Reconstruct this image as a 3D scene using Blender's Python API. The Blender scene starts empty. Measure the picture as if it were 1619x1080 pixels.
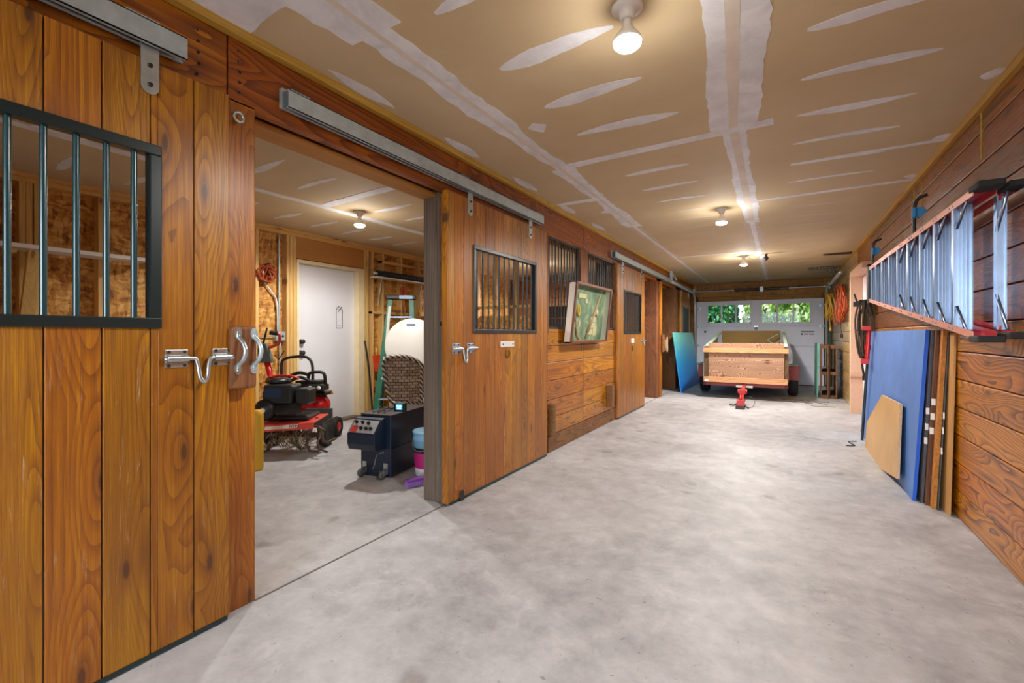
import bpy, bmesh, math, random
from mathutils import Vector, Matrix, Euler
R = math.radians
random.seed(7)
sc = bpy.context.scene
COL = sc.collection

# ------------------------------------------------------------------ camera, world, exposure
YAW = math.atan2(428.5, 719.6)
cam = bpy.data.objects.new('camera', bpy.data.cameras.new('camera'))
COL.objects.link(cam); sc.camera = cam
cam.location = (0, 0, 1.19)
cam.rotation_euler = (R(90), 0, YAW)
cam.data.sensor_width = 36; cam.data.lens = 16.0
cam.data.shift_y = -11 / 1619
cam.data.clip_start = .02
vs = sc.view_settings
vs.view_transform = 'Standard'; vs.look = 'None'; vs.gamma = 1; vs.exposure = 0.40
vs.use_curve_mapping = False
sc.cycles.max_bounces = 8; sc.cycles.diffuse_bounces = 5; sc.cycles.glossy_bounces = 3
sc.cycles.transmission_bounces = 4; sc.cycles.transparent_max_bounces = 8
sc.cycles.sample_clamp_indirect = 6; sc.cycles.caustics_reflective = False; sc.cycles.caustics_refractive = False

world = bpy.data.worlds.new('boosted_sky'); sc.world = world; world.use_nodes = True
wb = world.node_tree.nodes['Background']
wb.inputs[0].default_value = (.80, .90, 1.0, 1)
_n = world.node_tree.nodes; _l = world.node_tree.links
def _wn(op, a, b, clamp=False):
    x = _n.new('ShaderNodeMath'); x.operation = op; x.use_clamp = clamp
    for i, v in enumerate((a, b)):
        if isinstance(v, bpy.types.NodeSocket): _l.new(v, x.inputs[i])
        else: x.inputs[i].default_value = v
    return x.outputs[0]
_tc = _n.new('ShaderNodeTexCoord'); _sp = _n.new('ShaderNodeSeparateXYZ'); _l.new(_tc.outputs['Generated'], _sp.inputs[0])
# low sky boosted toward the open barn end to light the aisle; dim elsewhere
_f = _wn('MULTIPLY', _wn('MULTIPLY', _wn('ADD', _sp.outputs[1], .2), -2.0, True), _wn('MULTIPLY', _wn('SUBTRACT', .75, _sp.outputs[2]), 4.0, True))
_l.new(_wn('ADD', _wn('MULTIPLY', _f, 11.0), 1.5), wb.inputs[1])

def light(name, kind, loc, power, color=(1, 1, 1), size=.05, rot=(0, 0, 0), size_y=None):
    l = bpy.data.lights.new(name, kind); l.energy = power; l.color = color
    if kind == 'POINT': l.shadow_soft_size = size
    if kind == 'SUN': l.angle = R(2)
    if kind == 'AREA':
        l.shape = 'RECTANGLE'; l.size = size; l.size_y = size_y or size
    o = bpy.data.objects.new(name, l); COL.objects.link(o); o.location = loc; o.rotation_euler = rot
    o['kind'] = 'helper'
    return o
light('sun', 'SUN', (0, 20, 8), 4.0, (1, .96, .88), rot=(R(38), 0, R(-25)))
# portal over the open barn doorway behind the camera: guides the sky light that comes in there
po = light('doorway_portal', 'AREA', (-.55, -3.3, 1.2), 1, size=2.7, size_y=2.35, rot=(R(90), 0, 0)); po.data.cycles.is_portal = True
po = light('garage_portal', 'AREA', (-.56, 12.75, 1.7), 1, size=2.3, size_y=.5, rot=(R(-90), 0, 0)); po.data.cycles.is_portal = True
LAMP_W = 64; LAMP_C = (1, .955, .905)

# ------------------------------------------------------------------ materials
def lin(h):
    h = h.lstrip('#'); r = [int(h[i:i+2], 16) / 255 for i in (0, 2, 4)]
    return tuple((c / 12.92 if c <= .04045 else ((c + .055) / 1.055) ** 2.4) for c in r) + (1,)
class NT:
    def __init__(s, name):
        s.m = bpy.data.materials.new(name); s.m.use_nodes = True
        s.t = s.m.node_tree; s.b = s.t.nodes['Principled BSDF']; s.out = s.t.nodes['Material Output']
    def n(s, typ, **kw):
        x = s.t.nodes.new(typ)
        for k, v in kw.items():
            if k == 'ins':
                for kk, vv in v.items():
                    if isinstance(vv, bpy.types.NodeSocket): s.t.links.new(vv, x.inputs[kk])
                    else: x.inputs[kk].default_value = vv
            else: setattr(x, k, v)
        return x
    def link(s, a, b): s.t.links.new(a, b)
    def math(s, op, a, b=0.0, c=None):
        x = s.n('ShaderNodeMath', operation=op, ins={0: a, 1: b})
        if c is not None: x.inputs[2].default_value = c
        return x.outputs[0]
    def mix(s, f, a, b, blend='MIX'):
        x = s.n('ShaderNodeMix', data_type='RGBA', blend_type=blend)
        for i, v in ((0, f), (6, a), (7, b)):
            if isinstance(v, bpy.types.NodeSocket): s.link(v, x.inputs[i])
            else: x.inputs[i].default_value = v
        return x.outputs[2]
    def ramp(s, f, stops):
        x = s.n('ShaderNodeValToRGB'); s.link(f, x.inputs[0]); e = x.color_ramp.elements
        while len(e) < len(stops): e.new(.5)
        for el, (p, c) in zip(e, stops):
            el.position = p; el.color = c if len(c) == 4 else tuple(c) + (1,)
        return x.outputs[0]
    def step(s, f, a, b):
        x = s.n('ShaderNodeMapRange', ins={0: f, 1: a, 2: b}); x.clamp = True
        return x.outputs[0]
    def obj(s, scale=(1, 1, 1), off=None):
        tc = s.n('ShaderNodeTexCoord').outputs['Object']
        if off is not None:
            tc = s.n('ShaderNodeVectorMath', operation='ADD', ins={0: tc, 1: off}).outputs[0]
        return s.n('ShaderNodeMapping', ins={0: tc, 3: scale}).outputs[0]
    def noise(s, vec, scale, detail=3, rough=.5, dist=0):
        return s.n('ShaderNodeTexNoise', ins={'Vector': vec, 'Scale': scale, 'Detail': detail, 'Roughness': rough, 'Distortion': dist}).outputs[0]
    def bump(s, h, strength=.3, dist=.01):
        x = s.n('ShaderNodeBump', ins={'Height': h, 'Strength': strength, 'Distance': dist}); s.link(x.outputs[0], s.b.inputs['Normal'])
MATS = {}
def plain(name, col, rough=.5, metal=0, var=.0, scale=8, spec=None, emit=None, es=0, bump=0):
    if name in MATS: return MATS[name]
    k = NT(name); c = lin(col)
    k.b.inputs['Roughness'].default_value = rough; k.b.inputs['Metallic'].default_value = metal
    k.b.inputs['Base Color'].default_value = c
    if spec is not None: k.b.inputs['Specular IOR Level'].default_value = spec
    if var or bump:
        f = k.noise(k.obj(), scale, 5, .6)
        if var:
            dark = tuple(x * (1 - var) for x in c[:3]) + (1,); li = tuple(min(1, x * (1 + var)) for x in c[:3]) + (1,)
            k.link(k.ramp(f, [(.3, dark), (.7, li)]), k.b.inputs['Base Color'])
        if bump: k.bump(k.noise(k.obj(), scale * 12, 3), bump)
    if emit:
        k.b.inputs['Emission Color'].default_value = lin(emit); k.b.inputs['Emission Strength'].default_value = es
    MATS[name] = k.m; return k.m

def wood(name, axis, dark, mid, light_, rough=.35, coat=.0, freq=34, wear=.3, knots=True, var=.5, ringamt=1.0, sat=1.0, contrast=1.0, worn=False, along=.22):
    if name in MATS: return MATS[name]
    k = NT(name)
    pr = k.n('ShaderNodeAttribute', attribute_name='pr').outputs['Fac']
    off = k.n('ShaderNodeCombineXYZ', ins={0: k.math('MULTIPLY', pr, 37.3), 1: k.math('MULTIPLY', pr, 71.7), 2: k.math('MULTIPLY', pr, 53.1)}).outputs[0]
    def sc_(a, o): return tuple(a if i == axis else o for i in range(3))
    oc = k.n('ShaderNodeSeparateXYZ', ins={0: k.obj((1, 1, 1), off)}).outputs
    U, V = {2: (1, 2), 1: (2, 1), 0: (2, 0)}[axis]
    uv = k.n('ShaderNodeCombineXYZ', ins={0: k.math('MULTIPLY', oc[U], 4.2), 1: k.math('MULTIPLY', oc[V], 1.25)}).outputs[0]
    kd = k.n('ShaderNodeTexVoronoi', feature='F1', voronoi_dimensions='2D', ins={'Vector': uv, 'Scale': 1.0}).outputs['Distance']
    p1 = k.obj(sc_(along, 2.3), off)
    n1 = k.noise(p1, 1.5, 1.5, .45, .25)
    if knots: n1 = k.math('ADD', n1, k.math('MULTIPLY', k.math('SUBTRACT', 1.0, k.step(kd, .0, .42)), .11))
    rings = k.math('FRACT', k.math('MULTIPLY', n1, freq * .9))
    rings = k.math('POWER', rings, 2.6)
    fib = k.noise(k.obj(sc_(1.6, 85), off), 1.0, 8, .8)
    fine = k.noise(k.obj(sc_(6, 260), off), 1.0, 3, .6)
    tone = k.noise(k.obj(sc_(.9, 3.2), off), 1.2, 4, .6)
    f = k.math('ADD', k.math('MULTIPLY', rings, .34 * ringamt), k.math('MULTIPLY', fib, .62 if ringamt > .8 else .9))
    f = k.math('ADD', f, k.math('MULTIPLY', fine, .22))
    f = k.math('ADD', f, k.math('MULTIPLY', tone, .42))
    col = k.ramp(k.math('MULTIPLY_ADD', k.math('SUBTRACT', f, .73 if ringamt > .8 else .83), contrast, .5), [(.12, lin(light_)), (.46, lin(mid)), (.95, lin(dark))])
    if worn:      # varnish rubbed through to browner wood where people and horses brush past, lower down
        sz = k.n('ShaderNodeSeparateXYZ', ins={0: k.obj()}).outputs[2]
        wm = k.math('ADD', k.math('MULTIPLY', sz, -.8), k.math('MULTIPLY', k.noise(k.obj(sc_(.9, 5), off), 1.3, 4, .65), 2.2))
        wf = k.step(wm, .0, .75)
        col = k.mix(k.math('MULTIPLY', wf, .75), col, k.mix(.6, col, lin('#7d4d30')))
    # plank to plank variation
    fr = k.math('FRACT', k.math('MULTIPLY', pr, 7.77))
    hs = k.n('ShaderNodeHueSaturation', ins={'Color': col, 'Value': k.math('MULTIPLY_ADD', fr, var, 1 - var / 2), 'Saturation': sat,
                                              'Hue': k.math('MULTIPLY_ADD', k.math('FRACT', k.math('MULTIPLY', pr, 3.3)), .014, .494)})
    col = hs.outputs[0]
    if knots:
        col = k.mix(k.math('MULTIPLY', k.math('SUBTRACT', 1.0, k.step(kd, .030, .05)), .85), col, lin('#1d0e06'))
        col = k.mix(k.math('MULTIPLY', k.math('SUBTRACT', 1.0, k.step(kd, .045, .13)), .5), col, lin(dark))
    if wear:
        w = k.noise(k.obj(sc_(4.5, 75), off), 1.0, 6, .8, .6)
        big = k.noise(k.obj((1, 1, 1), off), 1.7, 3)
        w = k.math('MULTIPLY', k.step(w, .60, .68), k.step(big, .38, .6))
        col = k.mix(k.math('MULTIPLY', w, wear), col, lin('#c9b59c'))
    k.link(col, k.b.inputs['Base Color'])
    k.link(k.math('MULTIPLY_ADD', fib, .3, rough - .1), k.b.inputs['Roughness'])
    k.b.inputs['Coat Weight'].default_value = coat; k.b.inputs['Coat Roughness'].default_value = .3
    k.bump(k.math('ADD', k.math('MULTIPLY', rings, .5), fib), .5, .004)
    MATS[name] = k.m; return k.m

W_DOORV = wood('varnished_door_wood', 2, '#63340e', '#ab6b1f', '#d8992f', .36, .22, wear=.6, var=.34, freq=40, worn=True, contrast=1.5, sat=1.12, along=.11, ringamt=.62)
W_BOARDY = wood('varnished_board_wood', 1, '#62330f', '#ad6a1f', '#d39134', .38, .2, wear=.35, var=.45, freq=26, contrast=1.35, sat=1.15, along=.2)
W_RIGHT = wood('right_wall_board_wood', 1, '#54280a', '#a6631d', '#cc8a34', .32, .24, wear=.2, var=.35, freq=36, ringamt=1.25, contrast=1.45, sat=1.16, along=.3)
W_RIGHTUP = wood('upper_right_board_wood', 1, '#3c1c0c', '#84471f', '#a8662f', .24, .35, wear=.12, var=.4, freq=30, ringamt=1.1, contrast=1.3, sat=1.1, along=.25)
W_HEAD = wood('header_beam_wood', 1, '#45200b', '#8c4c1c', '#ba7430', .4, .15, wear=.3, var=.35, contrast=1.3, sat=1.15)
W_PALE = wood('pale_block_wood', 1, '#8e6a3c', '#c2a06a', '#dcc294', .28, .5, wear=.0, var=.3, freq=12, ringamt=.5, contrast=.8)
W_PINEV = wood('raw_pine_upright', 2, '#b07f3e', '#dcb36c', '#efd29a', .6, 0, wear=0, var=.22, freq=16, ringamt=.6, contrast=.8)
W_PINEY = wood('raw_pine_plate', 1, '#aa7a3a', '#d8ab60', '#ecc986', .6, 0, wear=0, var=.22, freq=16, ringamt=.6, contrast=.8)
W_LVL = wood('header_panel_wood', 1, '#91602b', '#b9823f', '#c99350', .6, 0, wear=0, knots=False, var=.1, ringamt=.3, contrast=.6)
W_TRIMY = wood('yellow_trim_wood', 1, '#8f6c20', '#c59a3c', '#dfbb62', .5, .1, wear=.1, knots=False, var=.12, ringamt=.5)
W_POSTG = wood('weathered_post_wood', 2, '#332a22', '#6a5c4e', '#94826c', .7, 0, wear=.3, var=.15, along=.06, knots=False, ringamt=.7)
W_POSTB = wood('brown_post_wood', 2, '#3e2010', '#7c4c26', '#a06b3a', .6, .05, wear=.12, var=.25)
W_DARKB = wood('dark_stall_wood', 1, '#1e130c', '#42291a', '#5e3d26', .7, 0, wear=.1, var=.3)
W_BASE = wood('worn_base_board', 1, '#4c3017', '#7f562f', '#9a7347', .75, 0, wear=.5, var=.2)
W_BACKH = wood('garage_header_wood', 0, '#5c3714', '#a3702f', '#cd9a52', .6, 0, wear=0, var=.35)
W_TRAIL = wood('swirly_plywood', 0, '#6a4634', '#a67f62', '#d8b796', .7, 0, wear=0, knots=True, freq=60, ringamt=1.7, var=.05, contrast=1.1, along=.9)
W_TRLUM = wood('trailer_lumber', 0, '#8d5d33', '#c19062', '#d9ae80', .7, 0, wear=0, var=.15)
W_TRDK = wood('trailer_dark_lumber', 2, '#2c1f10', '#594326', '#7a5f38', .7, 0, wear=0, var=.15)
W_PALLET = wood('old_pallet_wood', 2, '#33200f', '#69452b', '#8b6644', .75, 0, wear=.1, var=.4)
W_JAMB = wood('pink_pine_jamb', 2, '#b98b6c', '#dcb395', '#ecccb2', .5, .05, wear=0, knots=True, var=.08, ringamt=.4, contrast=.6)
W_BIRCH = plain('birch_plywood_face', '#c49a62', .45, var=.12, scale=2.5)
W_BEIGE = plain('plywood_edge', '#d3ad86', .7, var=.15, scale=60)

def osb():
    k = NT('osb_panel')
    base = k.obj((1, 1, 1))
    warp = k.n('ShaderNodeTexNoise', ins={'Vector': base, 'Scale': 6., 'Detail': 2.})
    v0 = k.n('ShaderNodeVectorMath', operation='MULTIPLY_ADD', ins={0: warp.outputs['Color'], 1: (.10, .10, .10), 2: base}).outputs[0]
    cols = []
    for s_, r_ in (((34, 34, 10), .3), ((30, 11, 34), .7)):
        mp = k.n('ShaderNodeMapping', ins={0: v0, 2: (r_, 0, 0), 3: s_}).outputs[0]
        v = k.n('ShaderNodeTexVoronoi', feature='F1', ins={'Vector': mp, 'Scale': 1.0, 'Randomness': 1.0})
        cols.append(k.n('ShaderNodeSeparateColor', ins={0: v.outputs['Color']}).outputs[0])
    f = k.math('MULTIPLY_ADD', k.math('ADD', cols[0], cols[1]), .42, .06)
    fine = k.noise(k.obj((60, 60, 30)), 1, 3)
    f = k.math('ADD', f, k.math('MULTIPLY_ADD', fine, .4, -.2))
    col = k.ramp(f, [(.05, lin('#6a3c14')), (.28, lin('#a86c28')), (.6, lin('#d29a48')), (.95, lin('#eac47c'))])
    k.link(col, k.b.inputs['Base Color']); k.b.inputs['Roughness'].default_value = .65; k.bump(f, .4, .004)
    return k.m
OSB = osb()

def concrete():
    k = NT('concrete_floor_finish')
    o = k.obj()
    a = k.noise(o, .9, 6, .6, .3); b = k.noise(o, 7, 6, .7); c = k.noise(k.obj((1, 1, 1)), 60, 3, .6)
    f = k.math('ADD', k.math('MULTIPLY', a, .6), k.math('MULTIPLY', b, .4))
    col = k.ramp(f, [(.36, lin('#8f8d8e')), (.5, lin('#aeadae')), (.62, lin('#c3c3c5'))])
    col = k.mix(k.math('MULTIPLY', k.step(c, .5, .75), .12), col, lin('#8c8580'))
    # brown stains of their own shape
    wv = k.n('ShaderNodeVectorMath', operation='MULTIPLY_ADD', ins={0: k.n('ShaderNodeTexNoise', ins={'Vector': o, 'Scale': 9.}).outputs['Color'], 1: (.12, .12, .12), 2: o}).outputs[0]
    v = k.n('ShaderNodeTexVoronoi', feature='F1', voronoi_dimensions='2D', ins={'Vector': wv, 'Scale': 2.1})
    v2 = k.n('ShaderNodeTexVoronoi', feature='F1', voronoi_dimensions='2D', ins={'Vector': wv, 'Scale': 9.})
    sel = k.step(k.n('ShaderNodeSeparateColor', ins={0: v.outputs['Color']}).outputs[0], .45, .9)
    st = k.math('MULTIPLY', k.math('SUBTRACT', 1.0, k.step(v.outputs['Distance'], .06, .13)), sel)
    col = k.mix(k.math('MULTIPLY', st, .5), col, lin('#6f6358'))
    sm = k.noise(k.obj((2.2, 1.1, 1)), 4.5, 8, .8, .5)
    col = k.mix(k.math('MULTIPLY', k.step(sm, .56, .72), .45), col, lin('#857a72'))
    dots = k.noise(o, 38, 2, .5)
    col = k.mix(k.math('MULTIPLY', k.math('SUBTRACT', 1.0, k.step(v2.outputs['Distance'], .02, .06)), k.math('MULTIPLY', k.step(dots, .45, .6), .55)), col, lin('#54483f'))
    lt = k.noise(k.obj((1, 1, 1), (7, 3, 1)), 4.2, 7, .75, .8)
    col = k.mix(k.math('MULTIPLY', k.step(lt, .55, .66), .28), col, lin('#dcd8d6'))
    k.link(col, k.b.inputs['Base Color']); k.b.inputs['Roughness'].default_value = .55
    k.bump(k.math('ADD', b, k.math('MULTIPLY', c, .3)), .12, .01)
    return k.m
CONC = concrete()
def drywall():
    k = NT('drywall_paper')
    f = k.noise(k.obj(), 1.4, 5, .6); g = k.noise(k.obj(), 90, 2)
    col = k.ramp(f, [(.3, lin('#c6b08a')), (.7, lin('#d3be98'))])
    col = k.mix(k.math('MULTIPLY', k.step(g, .5, .8), .08), col, lin('#8f7a63'))
    k.link(col, k.b.inputs['Base Color']); k.b.inputs['Roughness'].default_value = .75; return k.m
DRY = drywall()
def compound():
    k = NT('joint_compound_plaster')
    f = k.noise(k.obj((1, 1, 1)), 5, 6, .7, .4)
    k.link(k.ramp(f, [(.32, lin('#d2d1d4')), (.6, lin('#eaebef'))]), k.b.inputs['Base Color'])
    k.b.inputs['Roughness'].default_value = .7; k.bump(f, .25, .01); return k.m
COMP = compound()
TAPE = plain('paper_tape', '#ddd2c4', .8, var=.08, scale=6)
COMPTHIN = plain('thin_compound', '#cfbfad', .75, var=.07, scale=5)

GALV = plain('galvanised_steel', '#b9c9cc', .42, .5, var=.14, scale=14)
ZINC = plain('zinc_hardware', '#b9c4c6', .3, .85, var=.1, scale=30)
GREENBLK = plain('green_black_paint', '#0e2426', .3, spec=.6)
BARS = plain('bar_black_paint', '#131a1a', .35, spec=.6)
BARTEAL = plain('bar_teal_paint', '#154248', .22, spec=.8)
BLACK = plain('black_plastic', '#17181a', .4, var=.1)
BLACKR = plain('black_rubber', '#161616', .75)
WHITE = plain('white_paint', '#e3e4e8', .4, var=.03, scale=2)
WHITEP = plain('white_plastic', '#e9e6df', .35)
STEELDK = plain('dark_steel', '#3c3a38', .45, .6, var=.2)
RED = plain('red_paint', '#c3141c', .3, spec=.6)
REDOLD = plain('faded_red_paint', '#d0483a', .4, var=.12)
ORANGEFG = plain('orange_red_fibreglass', '#d9543a', .45, var=.08)
ALU = plain('aluminium', '#9fb0c8', .30, .85, var=.08, scale=10)
BLUETAPE = plain('blue_tape', '#2f86bd', .5)
GLOW = plain('lit_bulb_glass', '#ffffff', .3, emit='#fff3e2', es=9)

# ------------------------------------------------------------------ mesh helpers
class MB:
    def __init__(s): s.v = []; s.f = []; s.pr = []; s.sm = []; s.mi = []; s.cur = None; s.ci = 0
    def add(s, verts, faces, smooth=False, M=None, pr=None):
        b = len(s.v)
        for p in verts:
            s.v.append(tuple(M @ Vector(p)) if M is not None else tuple(p))
        pr = random.random() if pr is None else pr
        for f in faces:
            s.f.append([i + b for i in f]); s.pr.append(pr); s.sm.append(smooth); s.mi.append(s.ci)
        return s
    def box(s, x0, x1, y0, y1, z0, z1, M=None, pr=None):
        v = [(x, y, z) for z in (z0, z1) for y in (y0, y1) for x in (x0, x1)]
        return s.add(v, [(0, 2, 3, 1), (4, 5, 7, 6), (0, 1, 5, 4), (2, 6, 7, 3), (0, 4, 6, 2), (1, 3, 7, 5)], False, M, pr)
    def hexa(s, a, b, pr=None, M=None):   # two quads (lists of 4 points), joined
        return s.add(list(a) + list(b), [(3, 2, 1, 0), (4, 5, 6, 7), (0, 1, 5, 4), (1, 2, 6, 5), (2, 3, 7, 6), (3, 0, 4, 7)], False, M, pr)
    def prism(s, poly, z0, z1, M=None, pr=None, smooth=False):
        n = len(poly)
        v = [(x, y, z0) for x, y in poly] + [(x, y, z1) for x, y in poly]
        f = [tuple(range(n - 1, -1, -1)), tuple(range(n, 2 * n))]
        s.add(v, f, False, M, pr)
        b = len(s.v) - 2 * n; p = s.pr[-1]
        for i in range(n):
            j = (i + 1) % n; s.f.append([b + i, b + j, b + n + j, b + n + i]); s.pr.append(p); s.sm.append(smooth); s.mi.append(s.ci)
        return s
    def cyl(s, p0, p1, r0, r1=None, n=12, cap=True, M=None):
        r1 = r0 if r1 is None else r1
        p0, p1 = Vector(p0), Vector(p1); d = (p1 - p0).normalized()
        a = d.orthogonal().normalized(); b = d.cross(a)
        v = []
        for p, r in ((p0, r0), (p1, r1)):
            for i in range(n):
                t = 2 * math.pi * i / n; v.append(p + a * (r * math.cos(t)) + b * (r * math.sin(t)))
        f = [(i, (i + 1) % n, n + (i + 1) % n, n + i) for i in range(n)]
        s.add(v, f, True, M)
        if cap:
            s.add(v[:n], [tuple(range(n - 1, -1, -1))], False, M); s.add(v[n:], [tuple(range(n))], False, M)
        return s
    def tube(s, pts, r, n=8, closed=False, M=None, flat=1.0):
        pts = [Vector(p) for p in pts]; m = len(pts); rs = r if isinstance(r, (list, tuple)) else [r] * m
        v = []; prev = None
        for i, p in enumerate(pts):
            if closed: t = pts[(i + 1) % m] - pts[i - 1]
            else: t = pts[min(i + 1, m - 1)] - pts[max(i - 1, 0)]
            t = t.normalized() if t.length > 1e-9 else Vector((0, 0, 1))
            if prev is None: a = t.orthogonal().normalized()
            else:
                a = prev - t * prev.dot(t)
                a = a.normalized() if a.length > 1e-6 else t.orthogonal().normalized()
            prev = a; b = t.cross(a)
            for k in range(n):
                th = 2 * math.pi * k / n; v.append(p + a * (rs[i] * math.cos(th)) + b * (rs[i] * flat * math.sin(th)))
        f = []
        for i in range(m if closed else m - 1):
            j = (i + 1) % m
            for k in range(n):
                kk = (k + 1) % n; f.append((i * n + k, i * n + kk, j * n + kk, j * n + k))
        if not closed: f += [tuple(range(n - 1, -1, -1)), tuple((m - 1) * n + k for k in range(n))]
        return s.add(v, f, True, M)
    def lathe(s, prof, c=(0, 0, 0), n=24, M=None, axis='z'):
        v = []
        for r, z in prof:
            for i in range(n):
                t = 2 * math.pi * i / n; x, y = r * math.cos(t), r * math.sin(t)
                p = (x, y, z) if axis == 'z' else ((x, z, y) if axis == 'y' else (z, x, y))
                v.append((p[0] + c[0], p[1] + c[1], p[2] + c[2]))
        m = len(prof); f = [(i * n + k, i * n + (k + 1) % n, (i + 1) * n + (k + 1) % n, (i + 1) * n + k) for i in range(m - 1) for k in range(n)]
        f += [tuple(range(n - 1, -1, -1)), tuple((m - 1) * n + k for k in range(n))]
        return s.add(v, f, True, M)
    def build(s, name, mat, parent=None, bevel=0, loc=None, smooth_angle=True):
        me = bpy.data.meshes.new(name); me.from_pydata(s.v, [], s.f)
        at = me.attributes.new('pr', 'FLOAT', 'FACE'); at.data.foreach_set('value', s.pr)
        me.polygons.foreach_set('use_smooth', s.sm)
        for m in (mat if isinstance(mat, (list, tuple)) else [mat]): me.materials.append(m)
        me.polygons.foreach_set('material_index', s.mi)
        me.update()
        bm = bmesh.new(); bm.from_mesh(me); bmesh.ops.recalc_face_normals(bm, faces=bm.faces); bm.to_mesh(me); bm.free()
        o = bpy.data.objects.new(name, me); COL.objects.link(o)
        if parent: o.parent = parent
        if loc: o.location = loc
        if bevel:
            b = o.modifiers.new('edge', 'BEVEL'); b.width = bevel; b.segments = 2; b.limit_method = 'ANGLE'; b.angle_limit = R(50)
        return o
def tag(o, label, cat, group=None):
    o['label'] = label; o['category'] = cat
    if group: o['group'] = group
    return o
def thing(name, label, cat, loc=(0, 0, 0), rz=0, group=None, rot=None):
    o = bpy.data.objects.new(name, None); COL.objects.link(o); o.location = loc; o.rotation_euler = rot or (0, 0, rz)
    o.empty_display_size = .1
    return tag(o, label, cat, group)
def struct_root(name):
    o = bpy.data.objects.new(name, None); COL.objects.link(o); o['kind'] = 'structure'; return o
def struct(o): o['kind'] = 'structure'; return o
def text(name, body, size, mat, M, parent=None, ext=.0006, align='CENTER'):
    c = bpy.data.curves.new(name, 'FONT'); c.body = body; c.size = size; c.extrude = ext; c.align_x = align; c.align_y = 'CENTER'
    t = bpy.data.objects.new(name, c); COL.objects.link(t)
    dg = bpy.context.evaluated_depsgraph_get(); dg.update()
    me = bpy.data.meshes.new_from_object(t.evaluated_get(dg)); bpy.data.objects.remove(t); me.transform(M)
    me.materials.clear(); me.materials.append(mat)
    o = bpy.data.objects.new(name, me); COL.objects.link(o)
    if parent: o.parent = parent
    return o
def arc(c, r, a0, a1, n, u, v):
    c, u, v = Vector(c), Vector(u), Vector(v)
    return [c + u * (r * math.cos(a0 + (a1 - a0) * i / n)) + v * (r * math.sin(a0 + (a1 - a0) * i / n)) for i in range(n + 1)]
def smooth_path(pts, k=6):
    pts = [Vector(p) for p in pts]; out = []
    for i in range(len(pts) - 1):
        p0, p1, p2, p3 = pts[max(i - 1, 0)], pts[i], pts[i + 1], pts[min(i + 2, len(pts) - 1)]
        for j in range(k):
            t = j / k
            out.append(.5 * ((2 * p1) + (p2 - p0) * t + (2 * p0 - 5 * p1 + 4 * p2 - p3) * t * t + (3 * p1 - p0 - 3 * p2 + p3) * t ** 3))
    out.append(pts[-1]); return out
def Mat(loc=(0, 0, 0), rot=(0, 0, 0)): return Matrix.Translation(loc) @ Euler(rot).to_matrix().to_4x4()

H = 2.5; XL = -2.03; XR = .975; XB = -5.25; Y0 = -3.2; YG = 12.62; YB = 12.86

# ------------------------------------------------------------------ floor, ground, ceiling
m = MB(); m.box(-5.6, 1.25, Y0, 13.3, -.12, 0); struct(m.build('floor', CONC))
m = MB(); m.box(XL - .006, XL + .006, 1.16, 2.5, 0, .0015); m.box(XL - .006, XL + .006, 7.85, 10.7, 0, .0015)
struct(m.build('trim_1', plain('floor_joint_dark', '#6a625c', .9)))
m = MB(); m.box(-30, 30, -25, 40, -.3, -.13)
struct(m.build('ground', plain('gravel_ground', '#8c8a80', .9, var=.2, scale=20)))
m = MB(); m.box(-5.6, 1.25, Y0, 13.3, H, H + .25); ceil = struct(m.build('ceiling', DRY))

def blob(mb, x0, x1, y, w, z=H - .0015, seed=0, taper=.35, tilt=0.0, n=26):
    rnd = random.Random(seed); top = []; bot = []
    ph = rnd.random() * 6
    for i in range(n + 1):
        t = i / n; x = x0 + (x1 - x0) * t
        e = min(1, (t + .02) / taper) ** .6 * min(1, (1.02 - t) / taper) ** .75
        ww = w * e * (1 + .18 * math.sin(5 * t + ph) + .05 * rnd.uniform(-1, 1))
        yc = y + .012 * math.sin(4 * t + ph) + tilt * (t - .5)
        top.append((x, yc + ww / 2)); bot.append((x, yc - ww / 2))
    mb.prism(bot + top[::-1], z, H + .001)
def strip(mb, pts, w, z, seed=0, jag=.25, step=.06):
    rnd = random.Random(seed); z -= .00012 * (seed % 10)
    for q, ((x0, y0), (x1, y1)) in enumerate(zip(pts, pts[1:])):
        z -= .00005 * q
        L = math.hypot(x1 - x0, y1 - y0); n = max(2, int(L / step)); dx, dy = (x1 - x0) / L, (y1 - y0) / L
        a = []; b = []; wa = wb_ = 0; pa = rnd.random() * 9; pb = rnd.random() * 9
        for i in range(n + 1):
            t = i / n
            wa = w / 2 * (1 + jag * (.6 * math.sin(t * L * 3.1 + pa) + .35 * math.sin(t * L * 9 + pb) + .35 * rnd.uniform(-1, 1)))
            wb_ = w / 2 * (1 + jag * (.6 * math.sin(t * L * 2.6 + pb) + .35 * math.sin(t * L * 8 + pa) + .35 * rnd.uniform(-1, 1)))
            a.append((x0 + dx * t * L - dy * wa, y0 + dy * t * L + dx * wa)); b.append((x0 + dx * t * L + dy * wb_, y0 + dy * t * L - dx * wb_))
        mb.prism(b + a[::-1], z, H + .001 + .0001 * (seed % 7))
cm = MB(); thin = MB()
k_ = 0
for i in range(0, 8):                      # screw rows along the joists, middle sheets
    y = 1.89 + .452 * i
    if abs(y - 3.24) < .2: continue
    full = i <= 3
    blob(cm if i < 7 else thin, -1.20 + .02 * i, -.62 + .09 * (i == 2), y, .118 - .009 * i, seed=i + 3)
for i in range(0, 3): blob(cm, -1.22, -.66, 1.43 - .45 * i, .09, seed=i + 40)
for i in range(0, 6): blob(cm, .09 - .01 * i, (.63), 2.33 + .452 * i, .088 - .007 * i, seed=i + 60, tilt=.02)
for i in range(0, 5): blob(cm, .09, .63, 1.88 - .45 * i, .095, seed=i + 80)
for i in range(0, 4): blob(cm, .86, .965, 2.33 + .86 * i, .10, seed=i + 90, taper=.5)
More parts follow.
